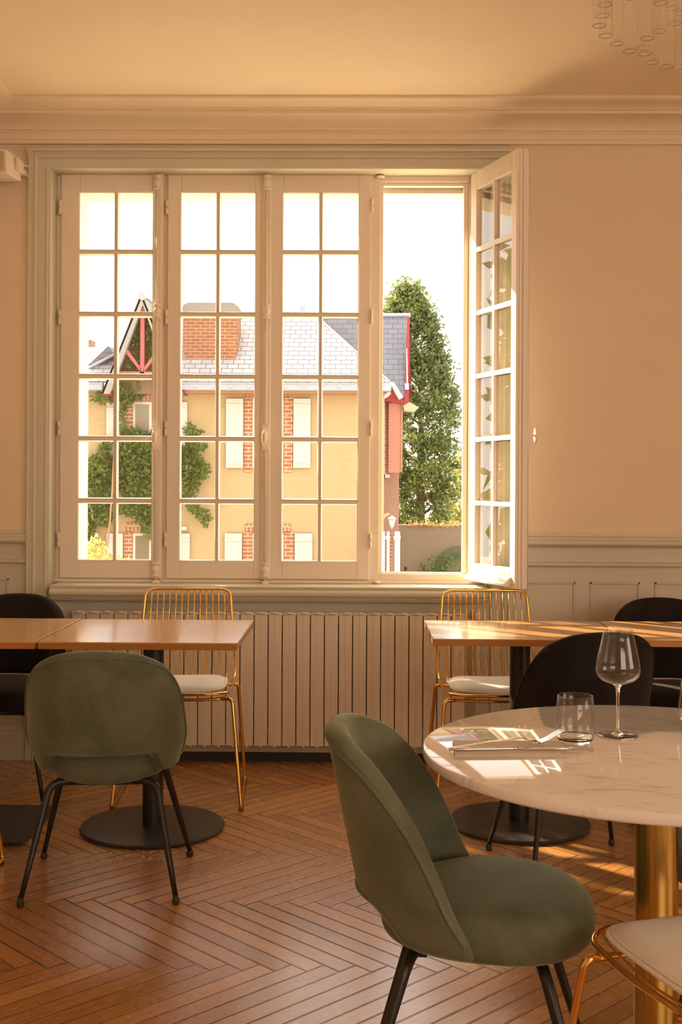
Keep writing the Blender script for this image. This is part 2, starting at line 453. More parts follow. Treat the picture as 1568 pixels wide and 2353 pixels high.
# dado rails, panels
def rail(name, prof, x0, x1, ret=None):
    bm = NB(); extrude_profile(bm, prof, lambda t, a, b: Vector((t, WY - a, b)), [x0, x1]); struct(name, bm, MD)
RP1 = [(0, 1.010), (.012, 1.010), (.016, 1.017), (.030, 1.020)]
for k in range(6):
    a = -PI/2 + k/5*PI; RP1.append((.034+.014*math.cos(a), 1.036+.014*math.sin(a)))
RP1 += [(.030, 1.052), (.030, 1.060), (.014, 1.066), (.012, 1.080), (0, 1.080)]
RP2 = [(0, .918), (.010, .918), (.012, .923)]
for k in range(6):
    a = -PI/2 + k/5*PI; RP2.append((.016+.010*math.cos(a), .934+.010*math.sin(a)))
RP2 += [(.010, .947), (.008, .956), (0, .956)]
xl, xr = OX0 - CW, OX1 + CW
rail('trim_7', RP1, LX, xl); rail('trim_8', RP2, LX, xl); rail('trim_9', RP1, xr, RX); rail('trim_10', RP2, xr, RX)
# dado panelling field, slightly proud of the wall, green-grey paint
bm = NB()
box(bm, LX, xl, WY-.006, WY+.01, 0, 1.01); box(bm, xr, RX, WY-.006, WY+.01, 0, 1.01); box(bm, OX0, OX1, WY-.004, WY+.01, 0, .80)
struct('trim_11', bm, MD)
def panel(bm, x0, x1, z0, z1):
    w = .012
    for (a, b, c, d) in ((x0, x0+w, z0, z1), (x1-w, x1, z0, z1), (x0, x1, z0, z0+w), (x0, x1, z1-w, z1)):
        hexa(bm, [(a, WY-.006, c), (b, WY-.006, c), (b, WY-.006, d), (a, WY-.006, d), (a+.003, WY-.014, c+.003), (b-.003, WY-.014, c+.003), (b-.003, WY-.014, d-.003), (a+.003, WY-.014, d-.003)])
bm = NB()
xs = aty(1355, 1400, WY).x; pw = aty(1470, 1400, WY).x - xs; ps = aty(1503, 1400, WY).x - xs
for k in range(-1, 10):
    a = max(xs + k*ps, xr+.025)
    panel(bm, a, xs+k*ps+pw, .20, .853)
x1 = aty(22, 1400, WY).x
for k in range(2):
    panel(bm, max(x1-pw-k*ps, LX+.01), x1-k*ps, .20, .853)
struct('trim_12', bm, MD)
BBP = [(0, 0), (.022, 0), (.022, .125), (.016, .130), (.018, .14), (.012, .15), (0, .155)]
for nm, a, b in (('baseboard_left', LX, xl), ('baseboard_right', xr, RX)):
    bm = NB(); extrude_profile(bm, BBP, lambda t, p, q: Vector((t, WY-.004-p, q)), [a, b]); struct(nm, bm, MD)
bm = NB(); box(bm, OX0, OX1, WY-.012, WY-.001, 0, .042); struct('radiator_shade_strip', bm, MRUB)  # dark strip standing in for the shaded gap under the radiator
bm = NB(); extrude_profile(bm, BBP, lambda t, p, q: Vector((LX+p, t, q)), [BY, WY-.03]); struct('baseboard_side', bm, MD)

# ------------------------------------------------------------------ main window
YS = 5.645                         # inner face of closed sashes
def wx(px): return aty(px, 900, YS).x
ZT = aty(600, 403, YS).z; ZB = aty(600, 1330, YS).z
FT = .05
ZTi = 2.740; ZBi = .875
bm = NB()
fx = [OX0, wx(150), wx(368), wx(392), wx(842), wx(873), .485, OX1]
box(bm, fx[0], fx[1], YS+.004, YS+FT, .8275, OZ1); box(bm, fx[2], fx[3], YS+.004, YS+FT, .8275, OZ1)
box(bm, fx[4], fx[5], YS+.004, YS+FT, .8275, OZ1); box(bm, fx[6]+.05, fx[7], YS+.004, YS+FT, .8275, OZ1)
for a_, b_ in ((fx[1], fx[2]), (fx[3], fx[4]), (fx[5], fx[6]+.05)):
    box(bm, a_, b_, YS+.005, YS+FT, ZT-.028, OZ1); box(bm, a_, b_, YS+.005, YS+FT, .8275, ZB+.028)
# rebate lip of the opened bay
box(bm, fx[5]-.001, fx[5]+.014, YS+.018, YS+FT+.01, ZB+.0275, ZT-.0275); box(bm, fx[6]+.025, fx[6]+.052, YS+.022, YS+FT+.01, ZB+.0275, ZT-.0275)
box(bm, fx[5]+.014, fx[6]+.025, YS+.020, YS+FT+.008, ZT-.045, ZT-.027); box(bm, fx[5]+.014, fx[6]+.025, YS+.020, YS+FT+.009, ZB+.02, ZB+.034)
box(bm, OX0, OX1, YS-.012, YS+.004, .8275, .842)
wf = struct('window_1', bm, MF); mod_bevel(wf, .003, 2)

def sash(name, w, h, gl, gr, gb, gt, mun=.024, rows=6, rowmun=.030, label=None):
    """local: x 0..w, z 0..h, interior face y=0, exterior y=.045; gl.. margins to glass"""
    root = thing(name, label, 'window sash')
    bm = NB(); T = .042
    gx0, gx1, gz0, gz1 = gl, w-gr, gb, h-gt
    box(bm, 0, gx0, 0, T, 0, h); box(bm, gx1, w, 0, T, 0, h); box(bm, gx0, gx1, 0, T, 0, gz0); box(bm, gx0, gx1, 0, T, gz1, h)
    o = obj('sash_frame', bm, MF, root); mod_bevel(o, .003, 2)
    bm = NB(); cxm = (gx0+gx1)/2
    box(bm, cxm-mun/2+.003, cxm+mun/2-.003, .003, T-.001, gz0, gz1)
    ph = ((gz1-gz0) - (rows-1)*rowmun)/rows
    for k in range(1, rows):
        z = gz0 + k*ph + (k-1)*rowmun
        box(bm, gx0, cxm-mun/2+.003, .0035, T-.0015, z+.004, z+rowmun-.004); box(bm, cxm+mun/2-.003, gx1, .0035, T-.0015, z+.004, z+rowmun-.004)
    # moulded beads round each pane
    bw = .007
    for k in range(rows):
        z0 = gz0 + k*(ph+rowmun); z1 = z0+ph
        for (a, b) in ((gx0, cxm-mun/2), (cxm+mun/2, gx1)):
            for yy, y2 in ((-.004, .022),):
                A = [(a-bw, z0-bw), (b+bw, z0-bw), (b+bw, z1+bw), (a-bw, z1+bw)]
                B = [(a, z0), (b, z0), (b, z1), (a, z1)]
                av = [bm.verts.new((p, yy+ (.004 if yy < 0 else -.004), q)) for p, q in A]
                am = [bm.verts.new(((p*.7+r*.3), yy, (q*.7+s*.3))) for (p, q), (r, s) in zip(A, B)]
                bv = [bm.verts.new((p, y2, q)) for p, q in B]
                for i in range(4):
                    j = (i+1) % 4
                    bm.faces.new((av[i], av[j], am[j], am[i])); bm.faces.new((am[i], am[j], bv[j], bv[i]))
    obj('glazing_bars', bm, MF, root)
    for k in range(rows):
        z0 = gz0 + k*(ph+rowmun); z1 = z0+ph
        for (a, b) in ((gx0, cxm-mun/2), (cxm+mun/2, gx1)):
            bm = NB()
            vs = [bm.verts.new(p) for p in ((a-.002, .027, z0-.002), (b+.002, .027, z0-.002), (b+.002, .027, z1+.002), (a-.002, .027, z1+.002))]
            bm.faces.new(vs)
            obj('glass_pane', bm, MPANE, root)
    return root
def hinge(root, x, z, side):
    bm = NB()
    tube(bm, [(x, -.008, z-.036), (x, -.008, z-.002)], .0062, 10); tube(bm, [(x, -.008, z+.002), (x, -.008, z+.036)], .0062, 10)
    box(bm, x-.0015 if side > 0 else x-.012, x+.012 if side > 0 else x+.0015, -.005, .002, z-.032, z+.032)
    obj('hinge', bm, MF, root)
H = ZT - ZB
sdefs = [
 ('left', 140, 372, 183, 350, 'closed leftmost white casement sash with twelve panes'),
 ('mid', 385, 613, 416, 585, 'closed white casement sash between the two cremone bolts'),
 ('right', 615, 851, 650, 822, 'closed white casement sash left of the open one'),
]
sash_roots = []
for nm, a, b, g0, g1, lab in sdefs:
    xa, xb, ga, gb_ = wx(a), wx(b), wx(g0), wx(g1)
    r = sash('window_sash', xb-xa, H, ga-xa, xb-gb_, .088, .088, label=lab)
    r.location = (xa, YS-.012, ZB)
    if nm == 'right':
        for py in (473, 728, 985, 1243): hinge(r, xb-xa+.004, aty(850, py, YS).z-ZB, -1)
    else:
        for py in (478, 730, 985, 1240): hinge(r, -.004, aty(a, py, YS).z-ZB, 1)
    sash_roots.append(r)
# open sash: local x=0 free edge .. w hinge edge ; place with hinge at (.571,5.64)
WS = .468
ro = sash('window_sash', WS, H, .050, .062, .088, .088, label='white casement sash swung open into the room at the right')
ang = R(110)
hx, hy = .578, 5.632
# local point (WS,0) must sit on the hinge
c, s_ = math.cos(ang), math.sin(ang)
ro.location = (hx - WS*c, hy - WS*s_, ZB); ro.rotation_euler = (0, 0, ang)
# weather bar on the exterior foot and lap strip on the free edge
bm = NB(); 
extrude_profile(bm, [(.042, .012), (.042, .050), (.052, .047), (.078, .020), (.076, .012)], lambda t, a, b: Vector((t, a, b)), [.035, WS-.02]); obj('weather_bar', bm, MF, ro)
bm = NB(); box(bm, -.012, .014, -.012, .014, 0, H); box(bm, -.006, .003, .014, .030, 0, H); mod_bevel(obj('lap_strip', bm, MF, ro), .003, 2)
for z in (.15, .70, 1.25, 1.8): hinge(ro, WS+.004, z, -1)

# cremone bolts
def cremone(px, label):
    x = wx(px); y = YS-.0185
    root = thing('cremone_bolt', label, 'window bolt', (x, y, ZB))
    bm = NB(); box(bm, -.026, .026, 0, .006, 0, H); extrude_profile(bm, [(-.022, 0), (-.016, -.010), (.016, -.010), (.022, 0)], lambda t, a, b: Vector((a, b, t)), [0, H]); obj('cover_strip', bm, MF, root)
    bm = NB(); tube(bm, [(0, -.018, -.01), (0, -.018, H+.005)], .0065, 10); obj('rod', bm, MF, root)
    def orn(z, nm='rod_guide'):
        bm = NB()
        lathe(bm, [(0, -.035), (.018, -.035), (.020, -.028), (.011, -.024), (.011, -.014), (.017, -.008), (.019, 0), (.017, .008), (.011, .014), (.011, .024), (.020, .028), (.018, .035), (0, .035)], 16, (0, -.016, z))
        obj(nm, bm, MF, root)
        return
    orn(.045); orn(H-.045); orn(aty(px, 718, YS).z-ZB)
    bm = NB(); lathe(bm, [(0, -.03), (.012, -.028), (.016, -.02), (.022, -.014), (.016, -.006), (.010, 0), (0, 0)], 14, (0, -.016, -.004)); obj('bottom_keeper', bm, MF, root)
    bm = NB(); lathe(bm, [(0, 0), (.018, 0), (.020, .006), (.010, .012), (0, .012)], 14, (0, -.016, H)); obj('top_keeper', bm, MF, root)
    zc = aty(px, 1006, YS).z-ZB
    bm = NB()
    # lock case
    pr = [(-.016, -.062), (.016, -.062), (.018, -.054), (.012, -.046), (.018, -.036), (.021, -.02), (.022, 0), (.021, .02), (.018, .036), (.012, .046), (.018, .054), (.016, .062), (-.016, .062), (-.018, .054), (-.012, .046), (-.018, .036), (-.021, .02), (-.022, 0), (-.021, -.02), (-.018, -.036), (-.012, -.046), (-.018, -.054)]
    poly_prism(bm, [(a, -.030, zc+b) for a, b in pr], (0, .024, 0)); mod_bevel(obj('lock_case', bm, MF, root), .003, 2)
    bm = NB()
    tube(bm, [(-.004, -.028, zc), (-.004, -.058, zc)], .006, 10)
    lathe(bm, [(0, -.012), (.6, -.010), (.95, -.004), (1, .0), (.95, .004), (.6, .010), (0, .012)], 24)
    for v in bm.verts:
        pass
    obj('tmp', bm, MF, root)
    # turn the lathed disc into an upright oval knob
    o = [c for c in kids(root) if c.name.startswith('tmp')][0]; o.name = 'handle_knob'
    for v in o.data.vertices:
        if abs(v.co.y) < 1.001 and abs(v.co.z) < .0125 and v.co.z < zc-.1:
            a, b, d = v.co.x, v.co.y, v.co.z
            v.co = Vector((-.004 + a*.0125, -.062 + d*.9, zc + b*.031))
    return root
cremone(363, 'white cremone bolt running up the leftmost sash')
cremone(613, 'white cremone bolt where the two middle sashes meet')
# handle on the open sash, projecting on the room side
bm = NB()
def L2(x, y, z): return (x, y, z)
zh = aty(1240, 998, 5.1).z - ZB
tube(bm, [(.004, -.012, zh), (.004, -.060, zh)], .006, 10)
pts = [(.004 + .013*math.cos(a), zh + .033*math.sin(a)) for a in [2*PI*k/24 for k in range(24)]]
poly_prism(bm, [(p, -.064, q) for p, q in pts], (0, .010, 0))
mod_bevel(obj('handle_knob', bm, MF, ro), .003, 2)
bm = NB(); tube(bm, [(.004, -.018, 0), (.004, -.018, H)], .0065, 8); 
box(bm, -.010, .018, -.028, -.010, zh-.07, zh+.07); obj('rod', bm, MF, ro)
bm = NB()
lathe(bm, [(0, 0), (.02, 0), (.022, .006), (.012, .010), (0, .012)], 12, (wx(872), YS-.012, OZ1-.02)); lathe(bm, [(0, 0), (.018, 0), (.02, .006), (.012, .012), (0, .012)], 12, (wx(868), YS-.016, .830))
tag(obj('bolt_keeper', bm, MF), 'small white bolt keepers on the post left of the open sash', 'window bolt')

# ------------------------------------------------------------------ radiator
rad = thing('radiator', 'long cream panel radiator under the window', 'radiator', (0, 0, 0))
rx0 = aty(164, 1500, 5.44).x; rx1 = aty(1070, 1500, 5.44).x
NS = 28; sw = (rx1-rx0)/NS; rz0 = .090; rz1 = aty(600, 1412, 5.44).z
bm = NB(); g = .0022
for sgn in (0, 1):
    pass
prof = [(g, 5.446), (g+.002, 5.4435), (sw/2-.002, 5.4428), (sw/2-.0005, 5.4416), (sw/2+.0005, 5.4416), (sw/2+.002, 5.4428), (sw-g-.002, 5.4435), (sw-g, 5.446), (sw-g, 5.500), (g, 5.500)]
extrude_profile(bm, prof, lambda t, a, b: Vector((a, b, t)), [rz0, rz1])
# top cap with small lip
extrude_profile(bm, [(.0, 5.444), (sw*.35, 5.430), (sw*.5, 5.425), (sw*.65, 5.430), (sw, 5.444), (sw, 5.49), (0, 5.49)], lambda t, a, b: Vector((a, b, t + (.006 if abs(a-sw/2) < sw*.2 else 0))), [rz1-.002, rz1+.008])
extrude_profile(bm, [(sw*.4, 5.440), (sw*.5, 5.432), (sw*.6, 5.440), (sw*.6, 5.49), (sw*.4, 5.49)], lambda t, a, b: Vector((a, b, t)), [rz0-.006, rz0])
sec0 = obj('radiator_section', bm, MRAD, rad); sec0.location = (rx0, 0, 0)
for k in range(1, NS):
    c_ = sec0.copy(); COL.objects.link(c_); c_.parent = rad; c_.location = (rx0+k*sw, 0, 0)
bm = NB(); tube(bm, [(rx0+.01, 5.478, .15), (rx1+.02, 5.478, .15)], .014, 12); tube(bm, [(rx0+.01, 5.478, .67), (rx1+.02, 5.478, .67)], .014, 12); obj('header_pipe', bm, MRAD, rad)
bm = NB(); tube(bm, smooth_path([(rx1+.02, 5.478, .67), (rx1+.06, 5.478, .67), (rx1+.06, 5.478, .0)], .02), .009, 10)
lathe(bm, [(0, 0), (.018, 0), (.02, .03), (.016, .045), (0, .045)], 14, (rx1+.06, 5.478, .67)); obj('valve', bm, MF, rad)
bm = NB(); box(bm, rx0+.1, rx0+.13, 5.47, 5.515, .2, .6); box(bm, rx1-.13, rx1-.1, 5.47, 5.515, .2, .6); obj('wall_bracket', bm, MRAD, rad)

# ------------------------------------------------------------------ speaker on the wall
sp = thing('wall_speaker', 'small white loudspeaker bracketed high on the wall left of the window', 'speaker', (0, 0, 0))
p = aty(20, 345, 5.30); q = aty(22, 402, 5.30)
bm = NB()
xr_ = p.x; zt = p.z; zb = q.z
poly_prism(bm, [(xr_-.16, 5.28, zt+.004), (xr_-.004, 5.28, zt), (xr_+.004, 5.26, zb), (xr_-.16, 5.26, zb-.004)], (0.02, .16, 0.0)); o = obj('cabinet', bm, MSP, sp); mod_bevel(o, .008, 3)
bm = NB(); poly_prism(bm, [(xr_-.148, 5.277, zt-.008), (xr_-.016, 5.277, zt-.012), (xr_-.010, 5.257, zb+.010), (xr_-.148, 5.257, zb+.008)], (0, -.004, 0)); obj('grille', bm, MSPG, sp)
bm = NB(); box(bm, xr_+.012, xr_+.028, 5.36, 5.45, zt-.075, zt-.02); tube(bm, [(xr_-.03, 5.40, zt-.05), (xr_+.02, 5.42, zt-.05), (xr_+.03, 5.53, zt-.07)], .010, 8); obj('bracket', bm, MSP, sp)
bm = NB(); pA = (xr_+.02, 5.44, zt-.03); pB = tuple(aty(60, 338, 5.50)); tube(bm, smooth_path([pA, (xr_+.05, 5.50, zt-.022), pB], .03), .004, 8); obj('cable', bm, MSP, sp)

# ------------------------------------------------------------------ tables
def bistro_table(label, cx, cy, w, d, base='round', ztop=.75, rz=0):
    t = thing('bistro_table', label, 'table', (cx, cy, 0), rz, 'wooden bistro tables along the window wall')
    bm = NB(); box(bm, -w/2, w/2, -d/2, d/2, ztop-.006, ztop); box(bm, -w/2+.001, w/2-.001, -d/2+.001, d/2-.001, ztop-.026, ztop-.006, 1)
    o = obj('tabletop', bm, [MWOOD, MWEDGE], t); mod_bevel(o, .001, 1)
    bm = NB(); lathe(bm, [(0, .012), (.039, .012), (.039, ztop-.03), (0, ztop-.03)], 32); obj('column', bm, MBLK, t, auto=40)
    bm = NB()
    if base == 'round': lathe(bm, [(0, 0), (.262, 0), (.270, .003), (.272, .010), (.268, .015), (.255, .016), (0, .018)], 64)
    else: box(bm, -.255, .255, -.235, .235, .012, .020)
    o = obj('base_plate', bm, MIRON, t, auto=40)
    if base != 'round':
        for a in (-1, 1):
            for b in (-1, 1):
                bm = NB(); lathe(bm, [(0, 0), (.016, 0), (.018, .012), (0, .012)], 14, (a*.225, b*.205, 0)); obj('foot', bm, MRUB, t)
    bm = NB(); box(bm, -.16, .16, -.03, .03, ztop-.034, ztop-.026); box(bm, -.03, .03, -.16, .16, ztop-.034, ztop-.026); obj('mounting_plate', bm, MBLK, t)
    return t
pa, pb = atz(583, 1425, .75), atz(549, 1478, .75); pc, pd = atz(175, 1427, .75), atz(69, 1485, .75)
ax0 = (pc.x+pd.x)/2; ax1 = (pa.x+pb.x)/2; ay0 = pb.y; ay1 = pa.y
bistro_table('oak bistro table on a round black base left of the radiator middle', (ax0+ax1)/2, (ay0+ay1)/2, ax1-ax0-.004, ay1-ay0)
bistro_table('oak bistro table on a square black plate, cut by the left edge', ax0-.328, (ay0+ay1)/2-.01, .650, ay1-ay0+.01, 'square', .752)
pe, pf = atz(962, 1426, .75), atz(1009, 1467, .75)
cx0 = (pe.x+pf.x)/2; cy0, cy1 = pf.y, pe.y
bistro_table('oak bistro table with sun patches, round base behind the marble table', cx0+.355, (cy0+cy1)/2, .706, cy1-cy0+.02)
bistro_table('oak bistro table with sun streaks, cut by the right edge', cx0+.355+.712, (cy0+cy1)/2, .706, cy1-cy0+.02, 'round', .7515)

# round marble table
MX, MY, MR = .645, 2.52, .50
mt = thing('marble_table', 'round white marble table on a brushed brass column', 'table', (MX, MY, 0))
bm = NB(); zt = .75
lathe(bm, [(0, zt-.024), (MR-.006, zt-.024), (MR-.001, zt-.020), (MR, zt-.016), (MR, zt-.006), (MR-.002, zt-.002), (MR-.006, zt), (0, zt)], 128)
obj('tabletop', bm, MMAR, mt, auto=35)
bm = NB(); lathe(bm, [(0, .012), (.046, .012), (.046, zt-.03), (0, zt-.03)], 48); obj('column', bm, MBRASS, mt, auto=40)
bm = NB(); lathe(bm, [(0, 0), (.25, 0), (.254, .005), (.25, .012), (.05, .014), (0, .014)], 64); obj('base_plate', bm, MBRASS, mt, auto=40)
bm = NB(); lathe(bm, [(0, zt-.034), (.15, zt-.034), (.15, zt-.025), (0, zt-.025)], 32); obj('mounting_plate', bm, MBRASS, mt, auto=40)

# ------------------------------------------------------------------ upholstered shell chairs
def interp(tab, x):
    for (a, b), (c, d) in zip(tab, tab[1:]):
        if x <= c:
            t = (x-a)/(c-a); return b + (d-b)*t
    return tab[-1][1]
def smooth_interp(tab, x):
    h = 2.5
    return sum(interp(tab, min(max(x+k*h, tab[0][0]), tab[-1][0])) for k in (-1.5, -1, -.5, 0, .5, 1, 1.5))/7
ZTOP = [(0, .806), (14, .803), (28, .793), (40, .775), (50, .755), (60, .715), (68, .665), (75, .60), (81, .50), (86, .410)]
ZBOT = [(0, .466), (38, .464), (42, .457), (46, .437), (49.5, .404), (53, .392), (86, .390)]
SB, SA = .245, .252
def shell_pt(th, z, off):
    """th in degrees, off inward"""
    a = R(th); ex = .90
    s = math.copysign(abs(math.sin(a))**ex, a); c_ = math.cos(a)
    x = SA*s; y = -SB*c_
    n = Vector((-math.sin(a), math.cos(a)*1.0)).normalized()
    lean = (z-.40)*math.tan(R(12))
    side = 1.02 - max(0, .50-z)*1.1
    yy = y - lean + .005
    if z < .47: yy += (.47-z)*.15
    return Vector((x*side + n.x*off, yy + n.y*off, z))
def make_shell_chair(label, mat, group):
    t = thing('upholstered_chair', label, 'chair', (0, 0, 0), 0, group)
    # ---- seat: puffy rounded pad
    bm = NB(); seg = 48
    def outline(k, sc):
        a = 2*PI*k/seg; p_ = 2.35 if math.sin(a) > 0 else 1.95
        cx_ = abs(math.cos(a))**(2/p_)*math.copysign(1, math.cos(a)); sy_ = abs(math.sin(a))**(2/p_)*math.copysign(1, math.sin(a))
        return cx_*(.203+.020*max(0, min(1, .5+sy_)))*sc, sy_*.226*sc + .018
    prof_ = [(0, .372), (.55, .370), (.86, .373), (.955, .384), (.992, .402), (1.0, .425), (.985, .448), (.94, .466), (.85, .478), (.6, .487), (.3, .490), (0, .491)]
    rings = []
    for sc, z in prof_:
        if sc == 0: rings.append([bm.verts.new((0, 0, z))]); continue
        ring = []
        for k in range(seg):
            x, y = outline(k, sc); zz = z - (.014*max(0, -y/.236)) - (.012*max(0, y/.236)**2 if z > .43 else 0)
            ring.append(bm.verts.new((x, y, zz)))
        rings.append(ring)
    for i in range(len(rings)-1):
        a_, b_ = rings[i], rings[i+1]
        for k in range(seg):
            k2 = (k+1) % seg
            if len(a_) == 1: bm.faces.new((a_[0], b_[k2], b_[k]))
            elif len(b_) == 1: bm.faces.new((a_[k], a_[k2], b_[0]))
            else: bm.faces.new((a_[k], a_[k2], b_[k2], b_[k]))
    mod_sub(obj('seat', bm, mat, t, smooth=True), 1)
    # ---- backrest shell
    bm = NB(); cols = []; NT_ = 56; TH = .048
    for i in range(NT_+1):
        th = -86 + 172*i/NT_
        zt_ = smooth_interp(ZTOP, abs(th)); zb_ = smooth_interp(ZBOT, abs(th))
        hh = zt_-zb_; tk = TH*min(1, hh/.05)
        if abs(th) > 80: tk *= .8
        loop = []
        nv = 12
        for k in range(nv+1):      # outer face, bottom to top
            loop.append(shell_pt(th, zb_+.008+(hh-.018)*k/nv, 0))
        for k in range(1, 6):      # padded rim
            a = PI/2 - k/6*PI
            loop.append(shell_pt(th, zt_-.010+.014*math.cos(PI/2-k/6*PI) if False else zt_-.010+.016*math.sin(k/6*PI), tk*(1-math.cos(k/6*PI))/2))
        for k in range(nv+1):
            f = k/nv
            puff = .006*math.sin(PI*f)
            loop.append(shell_pt(th, zt_-.010-(hh-.018)*f, tk+puff))
        for k in range(1, 4):
            loop.append(shell_pt(th, zb_+.008-.008*math.sin(k/4*PI), tk*(1+math.cos(k/4*PI))/2))
        cols.append([bm.verts.new(p_) for p_ in loop])
    n = len(cols[0])
    for i in range(NT_):
        for k in range(n):
            k2 = (k+1) % n
            bm.faces.new((cols[i][k], cols[i][k2], cols[i+1][k2], cols[i+1][k]))
    bm.faces.new(cols[0][::-1]); bm.faces.new(cols[-1])
    back = mod_sub(obj('backrest', bm, mat, t, smooth=True), 1)
    # piping following the rim on the outside, and round the lower arch
    pts = []
    for i in range(97):
        th = -85 + 170*i/96
        pts.append(shell_pt(th, smooth_interp(ZTOP, abs(th))-.014, -.001))
    bm = NB(); tube(bm, pts, .0034, 6)
    pts = []
    for i in range(81):
        th = -60 + 120*i/80
        pts.append(shell_pt(th, smooth_interp(ZBOT, abs(th))+.012, -.001))
    tube(bm, pts, .0030, 6); obj('piping', bm, mat, back)
    # ---- legs
    for (sx, sy) in ((-1, -1), (1, -1), (-1, 1), (1, 1)):
        fx_, fy_ = sx*(.236 if sy < 0 else .250), sy*.235
        tx, ty = sx*.165, sy*.135
        path = smooth_path([(sx*.09, ty*.9, .366), (tx, ty, .362), (fx_, fy_, .020)], [0, .045, 0], 6)
        m_ = len(path); rr = [.0125]*m_; rr[-1] = .0080
        # insert taper samples
        P = path[:-1] + [path[-2].lerp(path[-1], f) for f in (.33, .66)] + [path[-1]]
        rr = [.0125]*(len(P)-3) + [.0112, .0096, .0080]
        bm = NB(); tube(bm, P, rr, 12); lg = obj('leg', bm, MBLK, t)
        bm = NB(); lathe(bm, [(0, 0), (.009, 0), (.012, .006), (.012, .014), (.008, .022), (.0085, .030), (0, .030)], 14, (fx_, fy_, 0)); obj('foot', bm, MRUB, lg)
    bm = NB(); box(bm, -.11, .11, -.13, -.10, .352, .374); box(bm, -.11, .11, .10, .13, .352, .374); box(bm, -.015, .015, -.13, .13, .355, .372); obj('seat_frame', bm, MBLK, t)
    return t
GG = 'green velvet chairs'; GB_ = 'black fabric chairs'
gch = make_shell_chair('green velvet chair seen from behind at the left oak table', MVG, GG)
gch.location = (-.812, 3.865, 0); gch.rotation_euler = (0, 0, R(4.5)); 
dup(gch, (.262, 2.485, 0), R(-90-8), 'green velvet chair in side view beside the round marble table', GG)
dup(gch, (.990, 2.82, 0), R(75), 'green velvet chair cut by the right edge beyond the brass column', GG)
bch = make_shell_chair('black fabric chair seen from behind between marble table and oak table', MVB, GB_)
bch.location = (.745, 4.02, 0); bch.rotation_euler = (0, 0, R(9))
dup(bch, (-1.50, 4.93, 0), R(180), 'black fabric chair facing out behind the left-edge oak table', GB_)
dup(bch, (1.345, 4.93, 0), R(180), 'black fabric chair facing out behind the right-edge oak table', GB_)

gch.scale = (1.01, 1, .985); bch.scale = (.92, 1, 1.045)
